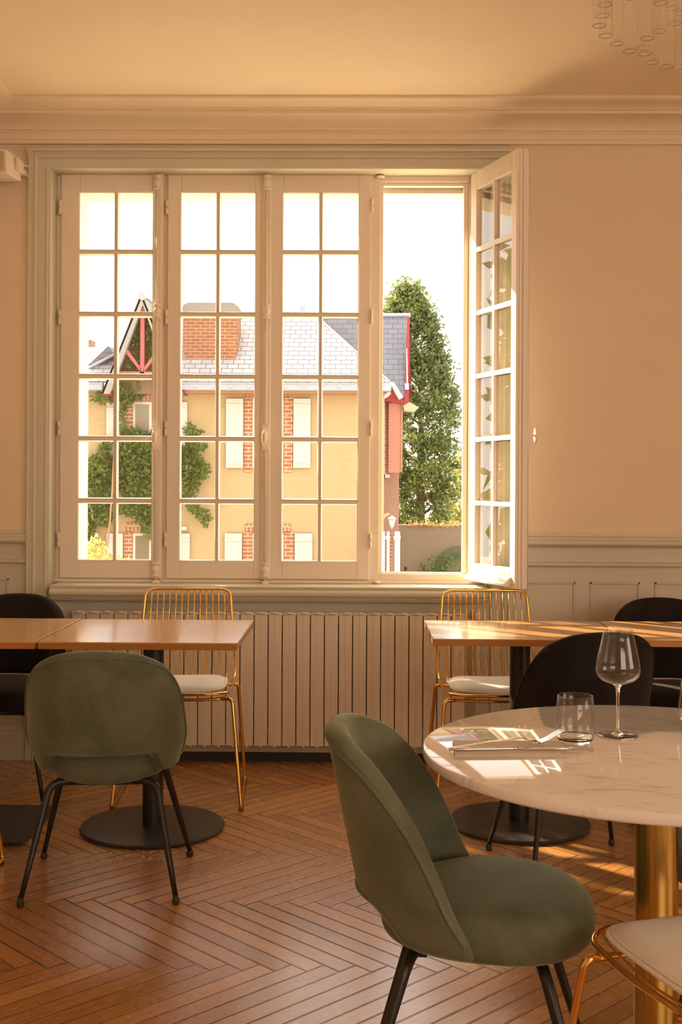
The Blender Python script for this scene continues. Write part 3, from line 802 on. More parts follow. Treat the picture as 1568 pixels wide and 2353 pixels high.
# ------------------------------------------------------------------ gold wire chairs
def make_wire_chair(label, group):
    t = thing('wire_chair', label, 'chair', (0, 0, 0), 0, group)
    # back + seat outer frame
    def frame_pts(side):
        return [(side*.155, -.295, .838), (side*.186, -.290, .822), (side*.196, -.270, .70), (side*.213, -.222, .52), (side*.212, -.17, .463), (side*.208, .02, .452), (side*.198, .17, .462), (side*.14, .212, .462)]
    L_ = frame_pts(-1); Rr = frame_pts(1)
    path = smooth_path(L_[::-1] + Rr, [0.05]*8 + [0.05]*8, 5, closed=True)
    bm = NB(); tube(bm, path, .0060, 10, closed=True); obj('frame', bm, MGOLD, t)
    NWR = 13
    for k in range(NWR):
        u = -1 + 2*(k+1)/(NWR+1)
        xt = u*.186; xm = u*.205; xf = u*.19
        zt_ = .838 - (.012 if abs(u) > .8 else 0)
        zf = .462; yf = .212 - (.03 if abs(u) > .8 else 0)
        pts = smooth_path([(xt, -.295 if abs(u) < .8 else -.292, zt_), (xt*1.03, -.272, .70), (xm, -.225, .51), (xm, -.165, .452), (xm*.99, .0, .440), (xf, .14, .447), (xf, yf, zf)], .05, 4)
        bm = NB(); tube(bm, pts, .0026, 6); obj('wire', bm, MGOLD, t)
    # under-seat support bars
    bm = NB()
    tube(bm, smooth_path([(-.205, .150, .436), (-.1, .158, .430), (.1, .158, .430), (.205, .150, .436)], .06), .0060, 10)
    tube(bm, smooth_path([(-.215, -.135, .446), (-.1, -.14, .434), (.1, -.14, .434), (.215, -.135, .446)], .06), .0060, 10)
    obj('seat_support', bm, MGOLD, t)
    for sx in (-1, 1):
        pts = smooth_path([(sx*.17, .152, .434), (sx*.216, .155, .434), (sx*.257, .235, .009), (sx*.257, -.235, .009), (sx*.228, -.150, .444), (sx*.19, -.138, .440)], [0, .025, .022, .022, .025, 0], 6)
        bm = NB(); tube(bm, pts, .0078, 12); lg = obj('leg', bm, MGOLD, t)
        for fy in (-.205, .205):
            bm = NB(); box(bm, sx*.257-.009, sx*.257+.009, fy-.014, fy+.014, 0.0, .010); obj('foot', bm, MRUB, lg)
    # seat cushion
    bm = NB(); seg = 40
    def ol(k, sc, p_=4.5):
        a = 2*PI*k/seg
        return (abs(math.cos(a))**(2/p_)*math.copysign(.190, math.cos(a))*sc, abs(math.sin(a))**(2/p_)*math.copysign(.192, math.sin(a))*sc)
    def zsag(x, y): return .010*(x/.19)**2 + .006*max(0, y/.18)**2
    prof_ = [(0, .449), (.9, .449), (.985, .453), (1.0, .459), (.975, .4635), (.93, .463), (.915, .4655), (.87, .474), (.7, .481), (.4, .484), (0, .485)]
    rings = []
    for sc, z in prof_:
        if sc == 0: rings.append([bm.verts.new((0, 0, z))]); continue
        rr_ = []
        for k in range(seg):
            x, y = ol(k, sc); rr_.append(bm.verts.new((x, y+.008, z+.005+zsag(x, y))))
        rings.append(rr_)
    for i in range(len(rings)-1):
        a_, b_ = rings[i], rings[i+1]
        for k in range(seg):
            k2 = (k+1) % seg
            if len(a_) == 1: bm.faces.new((a_[0], b_[k2], b_[k]))
            elif len(b_) == 1: bm.faces.new((a_[k], a_[k2], b_[0]))
            else: bm.faces.new((a_[k], a_[k2], b_[k2], b_[k]))
    cu = mod_sub(obj('seat_cushion', bm, MPAD, t, smooth=True), 1); cu['label'] = 'ivory seat pad'
    bm = NB()
    def pp(a, sc):
        x = abs(math.cos(a))**(2/4.5)*math.copysign(.190, math.cos(a))*sc; y = abs(math.sin(a))**(2/4.5)*math.copysign(.192, math.sin(a))*sc
        return (x, y+.008, .4690+zsag(x, y))
    tube(bm, [pp(2*PI*k/160, .95) for k in range(160)], .0008, 4, closed=True)
    obj('stitching', bm, MNAP, cu)
    return t
GW = 'gold wire chairs'
wch = make_wire_chair('gold wire chair behind the left oak table in front of the radiator', GW)
wch.location = (-.725, 4.90, 0); wch.rotation_euler = (0, 0, R(183.5))
dup(wch, (.575, 4.92, 0), R(181), 'gold wire chair behind the sun-patched oak table by the open sash', GW)
dup(wch, (.685, 2.115, 0), R(19), 'gold wire chair in the foreground at the lower right corner', GW)
dup(wch, (-1.470, 3.80, 0), R(0), 'gold wire chair of which one foot shows at the left edge', GW)

# ------------------------------------------------------------------ table ware
zt = .75
# napkin
q0, q1, q2, q3 = atz(1044, 1743, zt), atz(1306, 1741, zt), atz(1296, 1710, zt), atz(1040, 1708, zt)
bm = NB(); th = .007
for lay in range(3):
    z0 = zt + .0004 + lay*.0024; ins = .001*lay
    c4 = [q0, q1, q2, q3]; ctr = sum(c4, Vector())/4
    pts = [c + (ctr-c)*ins*6 for c in c4]
    if lay == 2: pts[1] = pts[1].lerp(pts[0], .05); pts[2] = pts[2].lerp(pts[3], .03)
    poly_prism(bm, [(p_.x, p_.y, z0) for p_ in pts], (0, 0, .0022))
nap = tag(obj('napkin', bm, MNAP), 'folded beige napkin under the cutlery on the marble table', 'napkin'); mod_bevel(nap, .001, 2)
zn = zt + .0078
# knife
ka = atz(1031, 1722, zn+.004); kb = atz(1335, 1722, zn)
def along_frame(a, b):
    d = Vector((b.x-a.x, b.y-a.y, 0)); L = d.length; return math.atan2(d.y, d.x), L
an, L = along_frame(ka, kb)
kn = thing('table_knife', 'steel table knife lying on the folded napkin', 'knife', (ka.x, ka.y, zn), an)
bm = NB(); hl = L*.53
prof = [(0, .0035, .0035), (.004, .0050, .004), (hl*.5, .0045, .0035), (hl*.9, .0035, .003), (hl, .0042, .0028)]
rings = []
for x, wy_, wz in prof: rings.append([bm.verts.new((x, wy_*math.cos(2*PI*k/10), .0042+wz*math.sin(2*PI*k/10))) for k in range(10)])
for a_, b_ in zip(rings, rings[1:]):
    for k in range(10): bm.faces.new((a_[k], a_[(k+1) % 10], b_[(k+1) % 10], b_[k])).smooth = True
bm.faces.new(rings[0][::-1]); bm.faces.new(rings[-1]); obj('handle', bm, MSTEEL, kn)
bm = NB(); poly_prism(bm, [(hl, -.003, .0034), (hl+.01, -.007, .0034), (L-.03, -.009, .0034), (L-.008, -.006, .0034), (L, .002, .0034), (L-.02, .004, .0034), (hl, .003, .0034)], (0, 0, .0014)); obj('blade', bm, MSTEEL, kn)
# fork
fa = atz(1040, 1719, zn+.006); fb = atz(1290, 1712, zn)
an, L = along_frame(fa, fb)
fk = thing('table_fork', 'steel table fork resting across the knife, tines raised', 'fork', (fa.x, fa.y+.008, zn), an)
def ribbon(bm, pts, ws, th=.0018):
    prev = None
    for (x, z), w_ in zip(pts, ws):
        cur = [bm.verts.new((x, -w_, z)), bm.verts.new((x, w_, z)), bm.verts.new((x, w_, z+th)), bm.verts.new((x, -w_, z+th))]
        if prev:
            for k in range(4): bm.faces.new((prev[k], prev[(k+1) % 4], cur[(k+1) % 4], cur[k])).smooth = True
        else: bm.faces.new(cur[::-1])
        prev = cur
    bm.faces.new(prev)
bm = NB(); ribbon(bm, [(0, .004), (.02, .006), (L*.35, .012), (L*.62, .017), (L*.68, .014)], [.0055, .0065, .0045, .0035, .0045]); obj('handle', bm, MSTEEL, fk)
bm = NB(); ribbon(bm, [(L*.68, .014), (L*.73, .008), (L*.80, .0065)], [.0045, .010, .0115])
for k in range(4):
    y = -.0093 + k*.0062
    prev = None
    for x, z, w_ in ((L*.80, .0065, .0022), (L*.87, .012, .0020), (L*.95, .022, .0016), (L*1.02, .029, .0009)):
        cur = [bm.verts.new((x, y-w_, z)), bm.verts.new((x, y+w_, z)), bm.verts.new((x, y+w_, z+.0018)), bm.verts.new((x, y-w_, z+.0018))]
        if prev:
            for i in range(4): bm.faces.new((prev[i], prev[(i+1) % 4], cur[(i+1) % 4], cur[i]))
        prev = cur
    bm.faces.new(prev)
obj('tines', bm, MSTEEL, fk)
def tumbler(px, py, label):
    b = atz(px, py, zt+.0004)
    t = thing('tumbler', label, 'glass', b, 0, 'tumblers on the marble table')
    bm = NB()
    out = [(.0400, .0125), (.0442, .026), (.0448, .038), (.0435, .055), (.0405, .080), (.0385, .104)]
    inn = [(.0378, .1047), (.0370, .104), (.0392, .080), (.0422, .055), (.0434, .038), (.0427, .027), (.039, .018)]
    lathe(bm, out+inn, 64); obj('bowl', bm, MBOWL, t, smooth=True)
    bm = NB(); lathe(bm, [(0, 0), (.027, 0), (.034, .004), (.0399, .0122), (.0388, .0172), (.036, .0135), (.030, .0095), (0, .008)], 64); obj('base', bm, MGLS, t, smooth=True)
    return t
tumbler(1322, 1708, 'clear glass tumbler between fork tip and wine glass')
tumbler(1604, 1668, 'clear glass tumbler cut by the right edge')
b = atz(1420, 1690, zt+.0004); bm = NB()
wg = thing('wine_glass', 'stemmed wine glass standing on the marble table', 'glass', b)
lathe(bm, [(0, 0), (.043, .0), (.0455, .0008), (.044, .0018), (.030, .0030), (.012, .005), (.006, .009), (.0040, .018), (.0036, .06), (.0038, .09), (.0050, .106), (.0085, .112), (.012, .1148), (.0, .1155)], 64); obj('stem_and_foot', bm, MGLS, wg, smooth=True)
bm = NB()
out = [(.009, .1135), (.020, .1175), (.036, .124), (.0465, .134), (.0498, .146), (.0488, .160), (.0440, .185), (.0370, .215), (.0312, .2395)]
inn = [(.0308, .2400), (.0303, .2395), (.0360, .215), (.0430, .185), (.0478, .160), (.0488, .146), (.0456, .1353), (.035, .1258), (.019, .1195), (.012, .1175)]
lathe(bm, out+inn, 72)
obj('bowl', bm, MBOWL, wg, smooth=True)

# ------------------------------------------------------------------ chandelier
ch = thing('chandelier', 'chandelier of hanging clear glass tubes, upper right', 'chandelier', (1.15, 2.9, CEIL))
TB = [(1378, 60), (1385, 37), (1391, 12), (1393, 83), (1419, 101), (1448, 118), (1480, 110), (1484, 124), (1489, 89), (1500, 144), (1515, 72), (1533, 154), (1552, 54), (1570, 165), (1590, 150), (1604, 120), (1590, 90), (1570, 30), (1545, 20), (1520, 8), (1615, 60), (1625, 100), (1640, 130), (1655, 80), (1450, -5), (1420, -20)]
for i, (px, py) in enumerate(TB):
    Y = 2.62 + .5*((i*7) % 11)/11
    pb_ = aty(px, py, Y); x, y, z = pb_.x-1.15, pb_.y-2.9, pb_.z-CEIL
    hgt = .72
    bm = NB(); r = .0150*Y/2.6
    lathe(bm, [(r-.0016, .002), (r-.0012, 0), (r, 0), (r, .002), (r, hgt)], 28, (x, y, z)); tb = obj('glass_tube', bm, MCRYS, ch)
    bm = NB(); tube(bm, [(x+(r-.0006)*math.cos(2*PI*k/28), y+(r-.0006)*math.sin(2*PI*k/28), z+.0006) for k in range(28)], .0009, 6, closed=True); obj('rim', bm, MRIM, tb)
bm = NB(); lathe(bm, [(0, -.30), (.34, -.30), (.34, -.27), (0, -.27)], 48, (.05, 0, 0)); lathe(bm, [(0, -.03), (.10, -.03), (.10, 0), (0, 0)], 32, (.05, 0, 0)); tube(bm, [(.05, 0, -.27), (.05, 0, -.02)], .01, 10); obj('canopy', bm, MBRASS, ch, auto=40)
for i, (px, py) in enumerate(TB):
    Y = 2.62 + .5*((i*7) % 11)/11; pb_ = aty(px, py, Y)
    bm = NB(); tube(bm, [(pb_.x-1.15, pb_.y-2.9, pb_.z-CEIL+.715), (pb_.x-1.15, pb_.y-2.9, -.28)], .0012, 5); obj('hanger', bm, MBRASS, ch)

# crumbs on the base and floor under the left oak table
bm = NB(); rnd = random.Random(3)
for k in range(70):
    a = atz(rnd.uniform(210, 400), rnd.gauss(1968, 9), .001); s = rnd.uniform(.0008, .0022)
    if a.y > 4.2: continue
    box(bm, a.x-s, a.x+s, a.y-s, a.y+s, 0, s*1.4)
cr = obj('crumbs', bm, paint('bread_crumb', (.75, .55, .36), .8)); cr['kind'] = 'stuff'; tag(cr, 'scattered bread crumbs on the floor by the round table base', 'crumbs')

# ================================================================== outside
KX = .60
def kx(c): return tuple(x*KX for x in c)
def paintx(name, c, *a, **k): return paint(name, kx(c), *a, **k)
def plaster(name, c, c2, dark=(.45, .32, .18), amt=.25, K=True):
    if K: c, c2, dark = kx(c), kx(c2), kx(dark)
    m = NT(name); v = m.pos()
    f = m.noise(v, .9, 5, .65); g = m.noise(v, 9, 4, .6); st = m.noise(m.pos(scale=(1, 1, 2.5)), 2.2, 4, .6)
    c_ = m.mix(f, c, c2); c_ = m.mix(m.math('MULTIPLY', m.math('SUBTRACT', st, .6, clamp=True), amt*8, clamp=True), c_, dark)
    m.base(c_); m.set(Roughness=.9); m.l.new(m.bump(g, .4, .02), m.p.inputs['Normal']); return m.m
MYEL = plaster('ochre_lime_render', (.64, .465, .245), (.74, .56, .32), (.36, .24, .12), .25)
MPUR = plaster('shaded_render', (.34, .20, .17), (.55, .34, .24), (.34, .22, .2), .5)  # purple-brown shade of the wing wall put into its render colour
MGW = plaster('rubble_wall_render', (.30, .22, .155), (.42, .32, .22), (.20, .16, .09), .5)
def bricks(name, c1, c2, mortar, sx, sz, axis='xz', size=.02):
    c1, c2, mortar = kx(c1), kx(c2), kx(mortar)
    m = NT(name); g = m.n.new('ShaderNodeNewGeometry'); sp_ = m.n.new('ShaderNodeSeparateXYZ'); m.l.new(g.outputs['Position'], sp_.inputs[0])
    cb = m.n.new('ShaderNodeCombineXYZ'); m.l.new(sp_.outputs[0 if axis[0] == 'x' else (1 if axis[0] == 'y' else 2)], cb.inputs[0]); m.l.new(sp_.outputs[2 if axis[1] == 'z' else (0 if axis[1] == 'x' else 1)], cb.inputs[1])
    b_ = m.n.new('ShaderNodeTexBrick'); m.l.new(cb.outputs[0], b_.inputs['Vector'])
    b_.inputs['Scale'].default_value = 1; b_.inputs['Brick Width'].default_value = sx; b_.inputs['Row Height'].default_value = sz; b_.inputs['Mortar Size'].default_value = size*.5
    b_.inputs['Color1'].default_value = (*c1, 1); b_.inputs['Color2'].default_value = (*c2, 1); b_.inputs['Mortar'].default_value = (*mortar, 1); b_.inputs['Bias'].default_value = 0
    nz = m.noise(g.outputs['Position'], 3, 4, .6); lich = m.math('GREATER_THAN', m.noise(g.outputs['Position'], 4, 3), .66)
    c_ = m.mix(m.math('MULTIPLY', nz, .45), b_.outputs['Color'], tuple(x*.5 for x in c1))
    m.base(c_); m.set(Roughness=.85)
    m.l.new(m.bump(b_.outputs['Fac'], -.5, .01), m.p.inputs['Normal']); return m.m
MBR = bricks('red_brick', (.50, .17, .075), (.62, .25, .10), (.68, .55, .42), .22, .075)
MQB = bricks('quoin_brick', (.60, .19, .09), (.66, .27, .13), (.80, .66, .50), .24, .085, size=.03)
MLB = bricks('lintel_brick', (.60, .19, .09), (.66, .27, .13), (.80, .66, .50), .085, .30, size=.03)
def slate(name, c1, c2, line, sx, sz, rough):
    c1, c2, line = kx(c1), kx(c2), kx(line)
    m = NT(name); g = m.n.new('ShaderNodeNewGeometry'); sp_ = m.n.new('ShaderNodeSeparateXYZ'); m.l.new(g.outputs['Position'], sp_.inputs[0])
    cb = m.n.new('ShaderNodeCombineXYZ'); m.l.new(sp_.outputs[0], cb.inputs[0]); m.l.new(sp_.outputs[2], cb.inputs[1])
    b_ = m.n.new('ShaderNodeTexBrick'); m.l.new(cb.outputs[0], b_.inputs['Vector'])
    b_.inputs['Scale'].default_value = 1; b_.inputs['Brick Width'].default_value = sx; b_.inputs['Row Height'].default_value = sz; b_.inputs['Mortar Size'].default_value = .008; b_.inputs['Mortar Smooth'].default_value = .1
    b_.inputs['Color1'].default_value = (*c1, 1); b_.inputs['Color2'].default_value = (*c2, 1); b_.inputs['Mortar'].default_value = (*line, 1)
    m.base(b_.outputs['Color']); m.set(Roughness=rough, Specular_IOR_Level=.7)
    m.l.new(m.bump(b_.outputs['Fac'], -.6, .02), m.p.inputs['Normal']); return m.m
MSL1 = slate('sunlit_slate', (.60, .60, .63), (.72, .71, .74), (.18, .18, .21), .24, .115, .45)  # slate paled: sun glint on the roof is put into its colour
MSL2 = slate('blue_grey_slate', (.20, .205, .255), (.245, .25, .30), (.09, .095, .12), .24, .13, .55)
MZN = metal('zinc_gutter', (.33, .35, .40), .45, .3)
MSHU = paintx('white_shutter_paint', (.86, .84, .80), .6)
MPINK = paintx('pink_shutter_paint', (.66, .27, .19), .6, .04)
MRED = paintx('crimson_timber_paint', (.42, .02, .025), .5)
MREDP = paintx('coral_timber_paint', (.75, .14, .16), .5)
MWIN = NT('far_window_glass').set(Roughness=.12, Specular_IOR_Level=.6); MWIN.base((.20, .16, .11)); MWIN = MWIN.m
MGRD = plaster('gravel_courtyard', (.66, .60, .50), (.76, .70, .58), K=False)
def leafmat(name, a, b, c):
    a, b, c = [tuple(x*.66 for x in q) for q in (a, b, c)]
    m = NT(name); v = m.pos(); oi = m.noise(v, 1.3, 4, .7); f = m.noise(v, 11, 2, .7)
    k = m.math('ADD', m.math('MULTIPLY', oi, .5), m.math('MULTIPLY', f, .5))
    m.base(m.ramp(k, [(.34, a), (.5, b), (.66, c)])); m.set(Roughness=.5, Transmission_Weight=0.0)
    tl = m.n.new('ShaderNodeBsdfTranslucent'); m.l.new(m.ramp(k, [(.34, tuple(min(1, x*1.6) for x in a)), (.66, tuple(min(1, x*1.4) for x in c))]), tl.inputs[0])
    mx = m.n.new('ShaderNodeMixShader'); mx.inputs[0].default_value = .35; m.l.new(m.p.outputs[0], mx.inputs[1]); m.l.new(tl.outputs[0], mx.inputs[2]); m.l.new(mx.outputs[0], m.out.inputs[0])
    return m.m
MLT = leafmat('hornbeam_leaves', (.075, .115, .035), (.16, .21, .06), (.34, .38, .10))
MLV = leafmat('vine_leaves', (.06, .12, .015), (.14, .24, .03), (.27, .38, .06))
MLY = leafmat('golden_leaves', (.45, .42, .07), (.65, .60, .15), (.85, .80, .40))
MBARK = plaster('bark', (.18, .12, .08), (.26, .18, .11))

GZ = -2.6
bm = NB(); box(bm, -40, 45, WY+WT, 60, GZ-.3, GZ); struct('ground', bm, MGRD)
# exterior face of this building, below and beside the window, with its roof overhang
bm = NB(); box(bm, LX-.3, RX+.3, WY+.02, WY+WT, GZ, -.12); struct('wall_outer', bm, MST)
bm = NB(); box(bm, -6, 8, WY+WT+.0, WY+WT+.18, 3.02, 3.14); struct('trim_13', bm, MST)

HY_ = 26.0
def hp(px, py, Y=HY_): return aty(px, py, Y)
def rect(bm, x0, y0, x1, y1, Y, d, mi=0):
    """box whose front face at depth Y spans pixels; thickness d away from viewer"""
    a = hp(x0, y1, Y); b_ = hp(x1, y0, Y)
    box(bm, a.x, b_.x, Y, Y+d, a.z, b_.z, mi); return a, b_
house = thing('house', 'ochre rendered house with slate roof and brick window surrounds', 'house', (0, HY_, GZ))
def hobj(name, bm, mat, parent=None, **k):
    o = obj(name, bm, mat, parent or house, **k)
    if parent is None or parent == house:
        for v in o.data.vertices: v.co -= Vector((0, HY_, GZ))
    else:
        for v in o.data.vertices: v.co -= Vector((0, HY_, GZ))
    return o
ez = hp(600, 890).z
xe0 = hp(150, 900).x - 1.5; xe1 = hp(884, 900).x
bm = NB(); box(bm, xe0, xe1, HY_, HY_+5, GZ, ez+.02); hobj('facade_wall', bm, MYEL)
# main roof (front slope, ridge, right hip)
rz_ = hp(640, 727, 27.9).z; ey = HY_-.45; exz = hp(600, 876, ey).z
e0 = Vector((hp(405, 876, ey).x, ey, exz)); e1 = Vector((hp(896, 876, ey).x, ey, exz))
r0 = Vector((hp(412, 727, 27.9).x, 27.9, rz_)); r1 = Vector((hp(728, 727, 27.9).x, 27.9, rz_))
bk1 = Vector((e1.x, 31.0, exz)); bk0 = Vector((e0.x, 31.0, exz))
def slab(bm, pts, t=.05):
    pts = [Vector(p) for p in pts]; n_ = (pts[1]-pts[0]).cross(pts[2]-pts[0]).normalized()
    poly_prism(bm, pts, -n_*t)
bm = NB(); slab(bm, [e0, e1, r1, r0]); slab(bm, [e1, bk1, r1]); slab(bm, [r0, r1, bk1, bk0]); hobj('main_roof', bm, MSL1)
# hip capping
bm = NB(); tube(bm, [r1, e1], .03, 6); tube(bm, [r0, r1], .035, 6); hobj('ridge_cap', bm, MZN)
bm = NB(); rect(bm, 690, 700, 701, 730, 28.2, .2); hobj('vent_pipe', bm, MZN)
# left roof, lower
le0 = Vector((xe0, ey, exz)); le1 = Vector((hp(262, 876, ey).x, ey, exz)); lr0 = Vector((xe0, 27.2, hp(200, 797, 27.2).z)); lr1 = Vector((hp(262, 797, 27.2).x, 27.2, hp(262, 797, 27.2).z))
bm = NB(); slab(bm, [le0, le1, lr1, lr0]); hobj('side_roof', bm, MSL1)
a_, b2, c2 = hp(190, 850, 26.3), hp(249, 795, 26.8), hp(262, 815, 26.6)
bm = NB(); poly_prism(bm, [hp(190, 851, 26.2), hp(262, 812, 26.2), hp(249, 795, 26.2)], (0, .9, 0)); hobj('dormer_roof', bm, MSL2)
bm = NB(); tube(bm, [hp(188, 855, 26.1), hp(262, 815, 26.1)], .035, 6); hobj('dormer_flashing', bm, MZN)
bm = NB(); rect(bm, 193, 781, 209, 796, 27.6, .5); hobj('chimney_pot', bm, MBR)
# gutters
def gutter(px0, px1, py0=878, py1=896):
    bm = NB(); a = hp(px0, py0, ey-.03); b_ = hp(px1, py1, ey-.03)
    extrude_profile(bm, [(0, 0), (0, -.05), (-.05, -.06), (-.06, -.17), (.14, -.19), (.16, 0)], lambda t, p_, q_: Vector((t, ey-.02+p_, a.z+q_)), [a.x, b_.x])
    return hobj('gutter', bm, MZN)
g1 = gutter(414, 899); gutter(150, 236)
for k in range(9):
    bm = NB(); px = 448 + k*41.5
    c_ = hp(px, 888, ey-.12); lathe(bm, [(0, -.028), (.02, -.022), (.028, 0), (.02, .022), (0, .028)], 8, tuple(c_)); hobj('gutter_bolt', bm, MSHU, g1)
bm = NB(); rect(bm, 414, 897, 884, 903, HY_-.4, .4); hobj('soffit', bm, paintx('soffit_board', (.55, .30, .14), .7))
# chimney
chm = []
bm = NB(); poly_prism(bm, [hp(421, 716, 26.3), hp(545, 716, 26.3), hp(545, 800, 26.3), hp(541, 838, 26.3), hp(534, 860, 26.3), hp(440, 860, 26.3), hp(428, 838, 26.3), hp(421, 800, 26.3)], (0, .9, 0)); chim = hobj('chimney', bm, MBR)
bm = NB(); poly_prism(bm, [hp(416, 712, 26.2), hp(421, 701, 26.2), hp(432, 695, 26.2), hp(535, 695, 26.2), hp(548, 704, 26.2), hp(548, 714, 26.2), hp(545, 718, 26.2), hp(419, 718, 26.2)], (0, 1.1, 0)); hobj('chimney_cap', bm, plaster('weathered_stone', (.30, .27, .24), (.46, .43, .38), (.18, .14, .08), .3), chim)
bm = NB(); poly_prism(bm, [hp(416, 822, 26.25), hp(424, 822, 26.25), hp(446, 858, 26.25), hp(414, 858, 26.25)], (0, .12, 0)); poly_prism(bm, [hp(545, 825, 26.25), hp(546, 858, 26.25), hp(528, 858, 26.25), hp(540, 840, 26.25)], (0, .12, 0)); rect(bm, 414, 852, 546, 862, 26.1, .25); hobj('flashing', bm, paintx('lead_flashing', (.42, .42, .44), .5), chim)
# gable with timber frame
GY = 25.3
bm = NB(); poly_prism(bm, [hp(325, 690, GY+.35), hp(248, 905, GY+.35), hp(404, 905, GY+.35)], (0, 2.5, 0)); gab = hobj('gable_wall', bm, plaster('gable_boards', (.22, .15, .10), (.32, .22, .14)))
bm = NB()
poly_prism(bm, [hp(325, 672, GY), hp(316, 690, GY), hp(233, 905, GY), hp(252, 905, GY), hp(328, 700, GY)], (0, .15, 0))
poly_prism(bm, [hp(325, 672, GY), hp(328, 700, GY), hp(400, 905, GY), hp(419, 905, GY), hp(336, 690, GY)], (0, .15, 0)); hobj('bargeboard', bm, paintx('zinc_verge', (.44, .43, .44), .5), gab)
bm = NB(); poly_prism(bm, [hp(320, 671, GY-.02), hp(331, 671, GY-.02), hp(338, 684, GY-.02), hp(327, 691, GY-.02), hp(316, 684, GY-.02)], (0, .2, 0)); hobj('gable_cap', bm, MZN, gab)
bm = NB()
slab(bm, [hp(325, 674, GY), hp(325, 674, GY)+Vector((0, 2.7, 0)), hp(233, 905, GY)+Vector((0, 2.7, 0)), hp(233, 905, GY)], .04)
slab(bm, [hp(325, 674, GY), hp(419, 905, GY), hp(419, 905, GY)+Vector((0, 2.7, 0)), hp(325, 674, GY)+Vector((0, 2.7, 0))], .04); hobj('gable_roof', bm, MSL2, gab)
bm = NB(); rect(bm, 322, 700, 332, 874, GY+.1, .12); hobj('king_post', bm, MREDP, gab)
bm = NB(); rect(bm, 262, 854, 390, 862, GY+.1, .12); hobj('tie_beam', bm, MREDP, gab)
bm = NB(); poly_prism(bm, [hp(283, 803, GY+.1), hp(287, 794, GY+.1), hp(324, 846, GY+.1), hp(324, 856, GY+.1)], (0, .1, 0)); hobj('brace', bm, MREDP, gab)
bm = NB(); poly_prism(bm, [hp(371, 803, GY+.1), hp(367, 794, GY+.1), hp(330, 846, GY+.1), hp(330, 856, GY+.1)], (0, .1, 0)); hobj('brace', bm, MREDP, gab)
bm = NB(); rect(bm, 238, 890, 256, 908, GY+.05, .5); hobj('timber_end', bm, MRED, gab)
bm = NB(); rect(bm, 414, 884, 424, 905, GY+.2, .5); hobj('timber_end', bm, MRED, gab)
# windows with shutters
def far_window(x0, x1, y0, y1, bl, br, sl, sr, top):
    w_ = NB(); a, b_ = rect(w_, x0, y0, x1, y1, HY_-.02, .06); fr = hobj('window', w_, MSHU)
    ww = x1-x0
    for k in range(2):
        for (ya, yb) in ((y0+6, y0+(y1-y0)*.45), (y0+(y1-y0)*.45+4, y1-5)):
            bm = NB(); rect(bm, x0+6+k*ww/2-(2 if k else 0), ya, x0+ww/2-4+k*ww/2-(2 if k else 0), yb, HY_-.035, .01); hobj('pane', bm, MWIN, fr)
    bm = NB()
    for (c0, c1) in bl: rect(bm, c0, y0-4, c1, y1+10, HY_-.03, .05)
    bq = hobj('brick_surround', bm, MQB)
    bm = NB(); rect(bm, x0-16, y0-top, x1+16, y0-3, HY_-.03, .05); hobj('brick_lintel', bm, MLB)
    for (s0, s1) in (sl, sr):
        bm = NB(); rect(bm, s0, y0, s1, y1, HY_-.08, .05)
        n_ = 5
        for k in range(1, n_):
            x = s0+(s1-s0)*k/n_
            rect(bm, x-.4, y0, x+.4, y1, HY_-.085, .004, 1)
        for yy in (y0+13, y1-14): rect(bm, s0, yy, s1, yy+4, HY_-.10, .02)
        hobj('shutter', bm, [MSHU, paintx('shutter_groove', (.6, .56, .48), .7)])
far_window(305, 388, 924, 1073, ((284, 305), (388, 402)), None, (244, 282), (405, 430), 24)
far_window(580, 652, 916, 1075, ((561, 580), (652, 673)), None, (519, 559), (674, 714), 18)
far_window(305, 388, 1226, 1372, ((284, 305), (388, 404)), None, (244, 282), (408, 436), 24)
far_window(580, 652, 1226, 1372, ((558, 580), (652, 676)), None, (516, 556), (677, 718), 22)
bm = NB(); c_ = hp(423, 1214, HY_-.1); lathe(bm, [(0, -.05), (.06, -.04), (.07, 0), (.06, .04), (0, .05)], 12, tuple(c_)); hobj('wall_lamp', bm, MSHU)
# right-hand wing
WYY = 27.0
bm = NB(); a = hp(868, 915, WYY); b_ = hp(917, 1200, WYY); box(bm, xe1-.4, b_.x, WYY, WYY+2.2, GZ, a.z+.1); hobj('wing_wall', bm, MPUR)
wr0, wr1 = hp(735, 726, 28.2), hp(941, 724, 28.2); wb0, wb1 = hp(735, 918, WYY-.35), hp(929, 912, WYY-.35)
bm = NB(); slab(bm, [wb0, wb1, wr1, wr0], .08); slab(bm, [wr0, wr1, wr1+Vector((0, 1.5, -2)), wr0+Vector((0, 1.5, -2))], .08); hobj('wing_roof', bm, MSL2)
bm = NB(); tube(bm, [wr0, wr1+Vector((.03, 0, 0))], .05, 8); hobj('wing_ridge', bm, MZN)
bm = NB(); poly_prism(bm, [hp(936, 730, WYY+.6), hp(942, 728, WYY+.6), hp(944, 905, WYY-.3), hp(941, 936, WYY-.4), hp(927, 936, WYY-.4), hp(931, 905, WYY-.3)], (.0, .12, 0)); hobj('wing_bargeboard', bm, MRED)
bm = NB(); poly_prism(bm, [hp(934, 800, WYY+.0), hp(936, 800, WYY+.0), hp(938, 885, WYY-.35), hp(935, 885, WYY-.35)], (0, .05, 0)); rect(bm, 931, 881, 940, 895, WYY-.42, .05); hobj('wing_flashing', bm, MSHU)
bm = NB(); poly_prism(bm, [hp(884, 893, WYY-.45), hp(905, 893, WYY-.45), hp(926, 914, WYY-.45), hp(926, 928, WYY-.45), hp(884, 922, WYY-.45)], (0, .4, 0)); hobj('wing_soffit', bm, MRED)
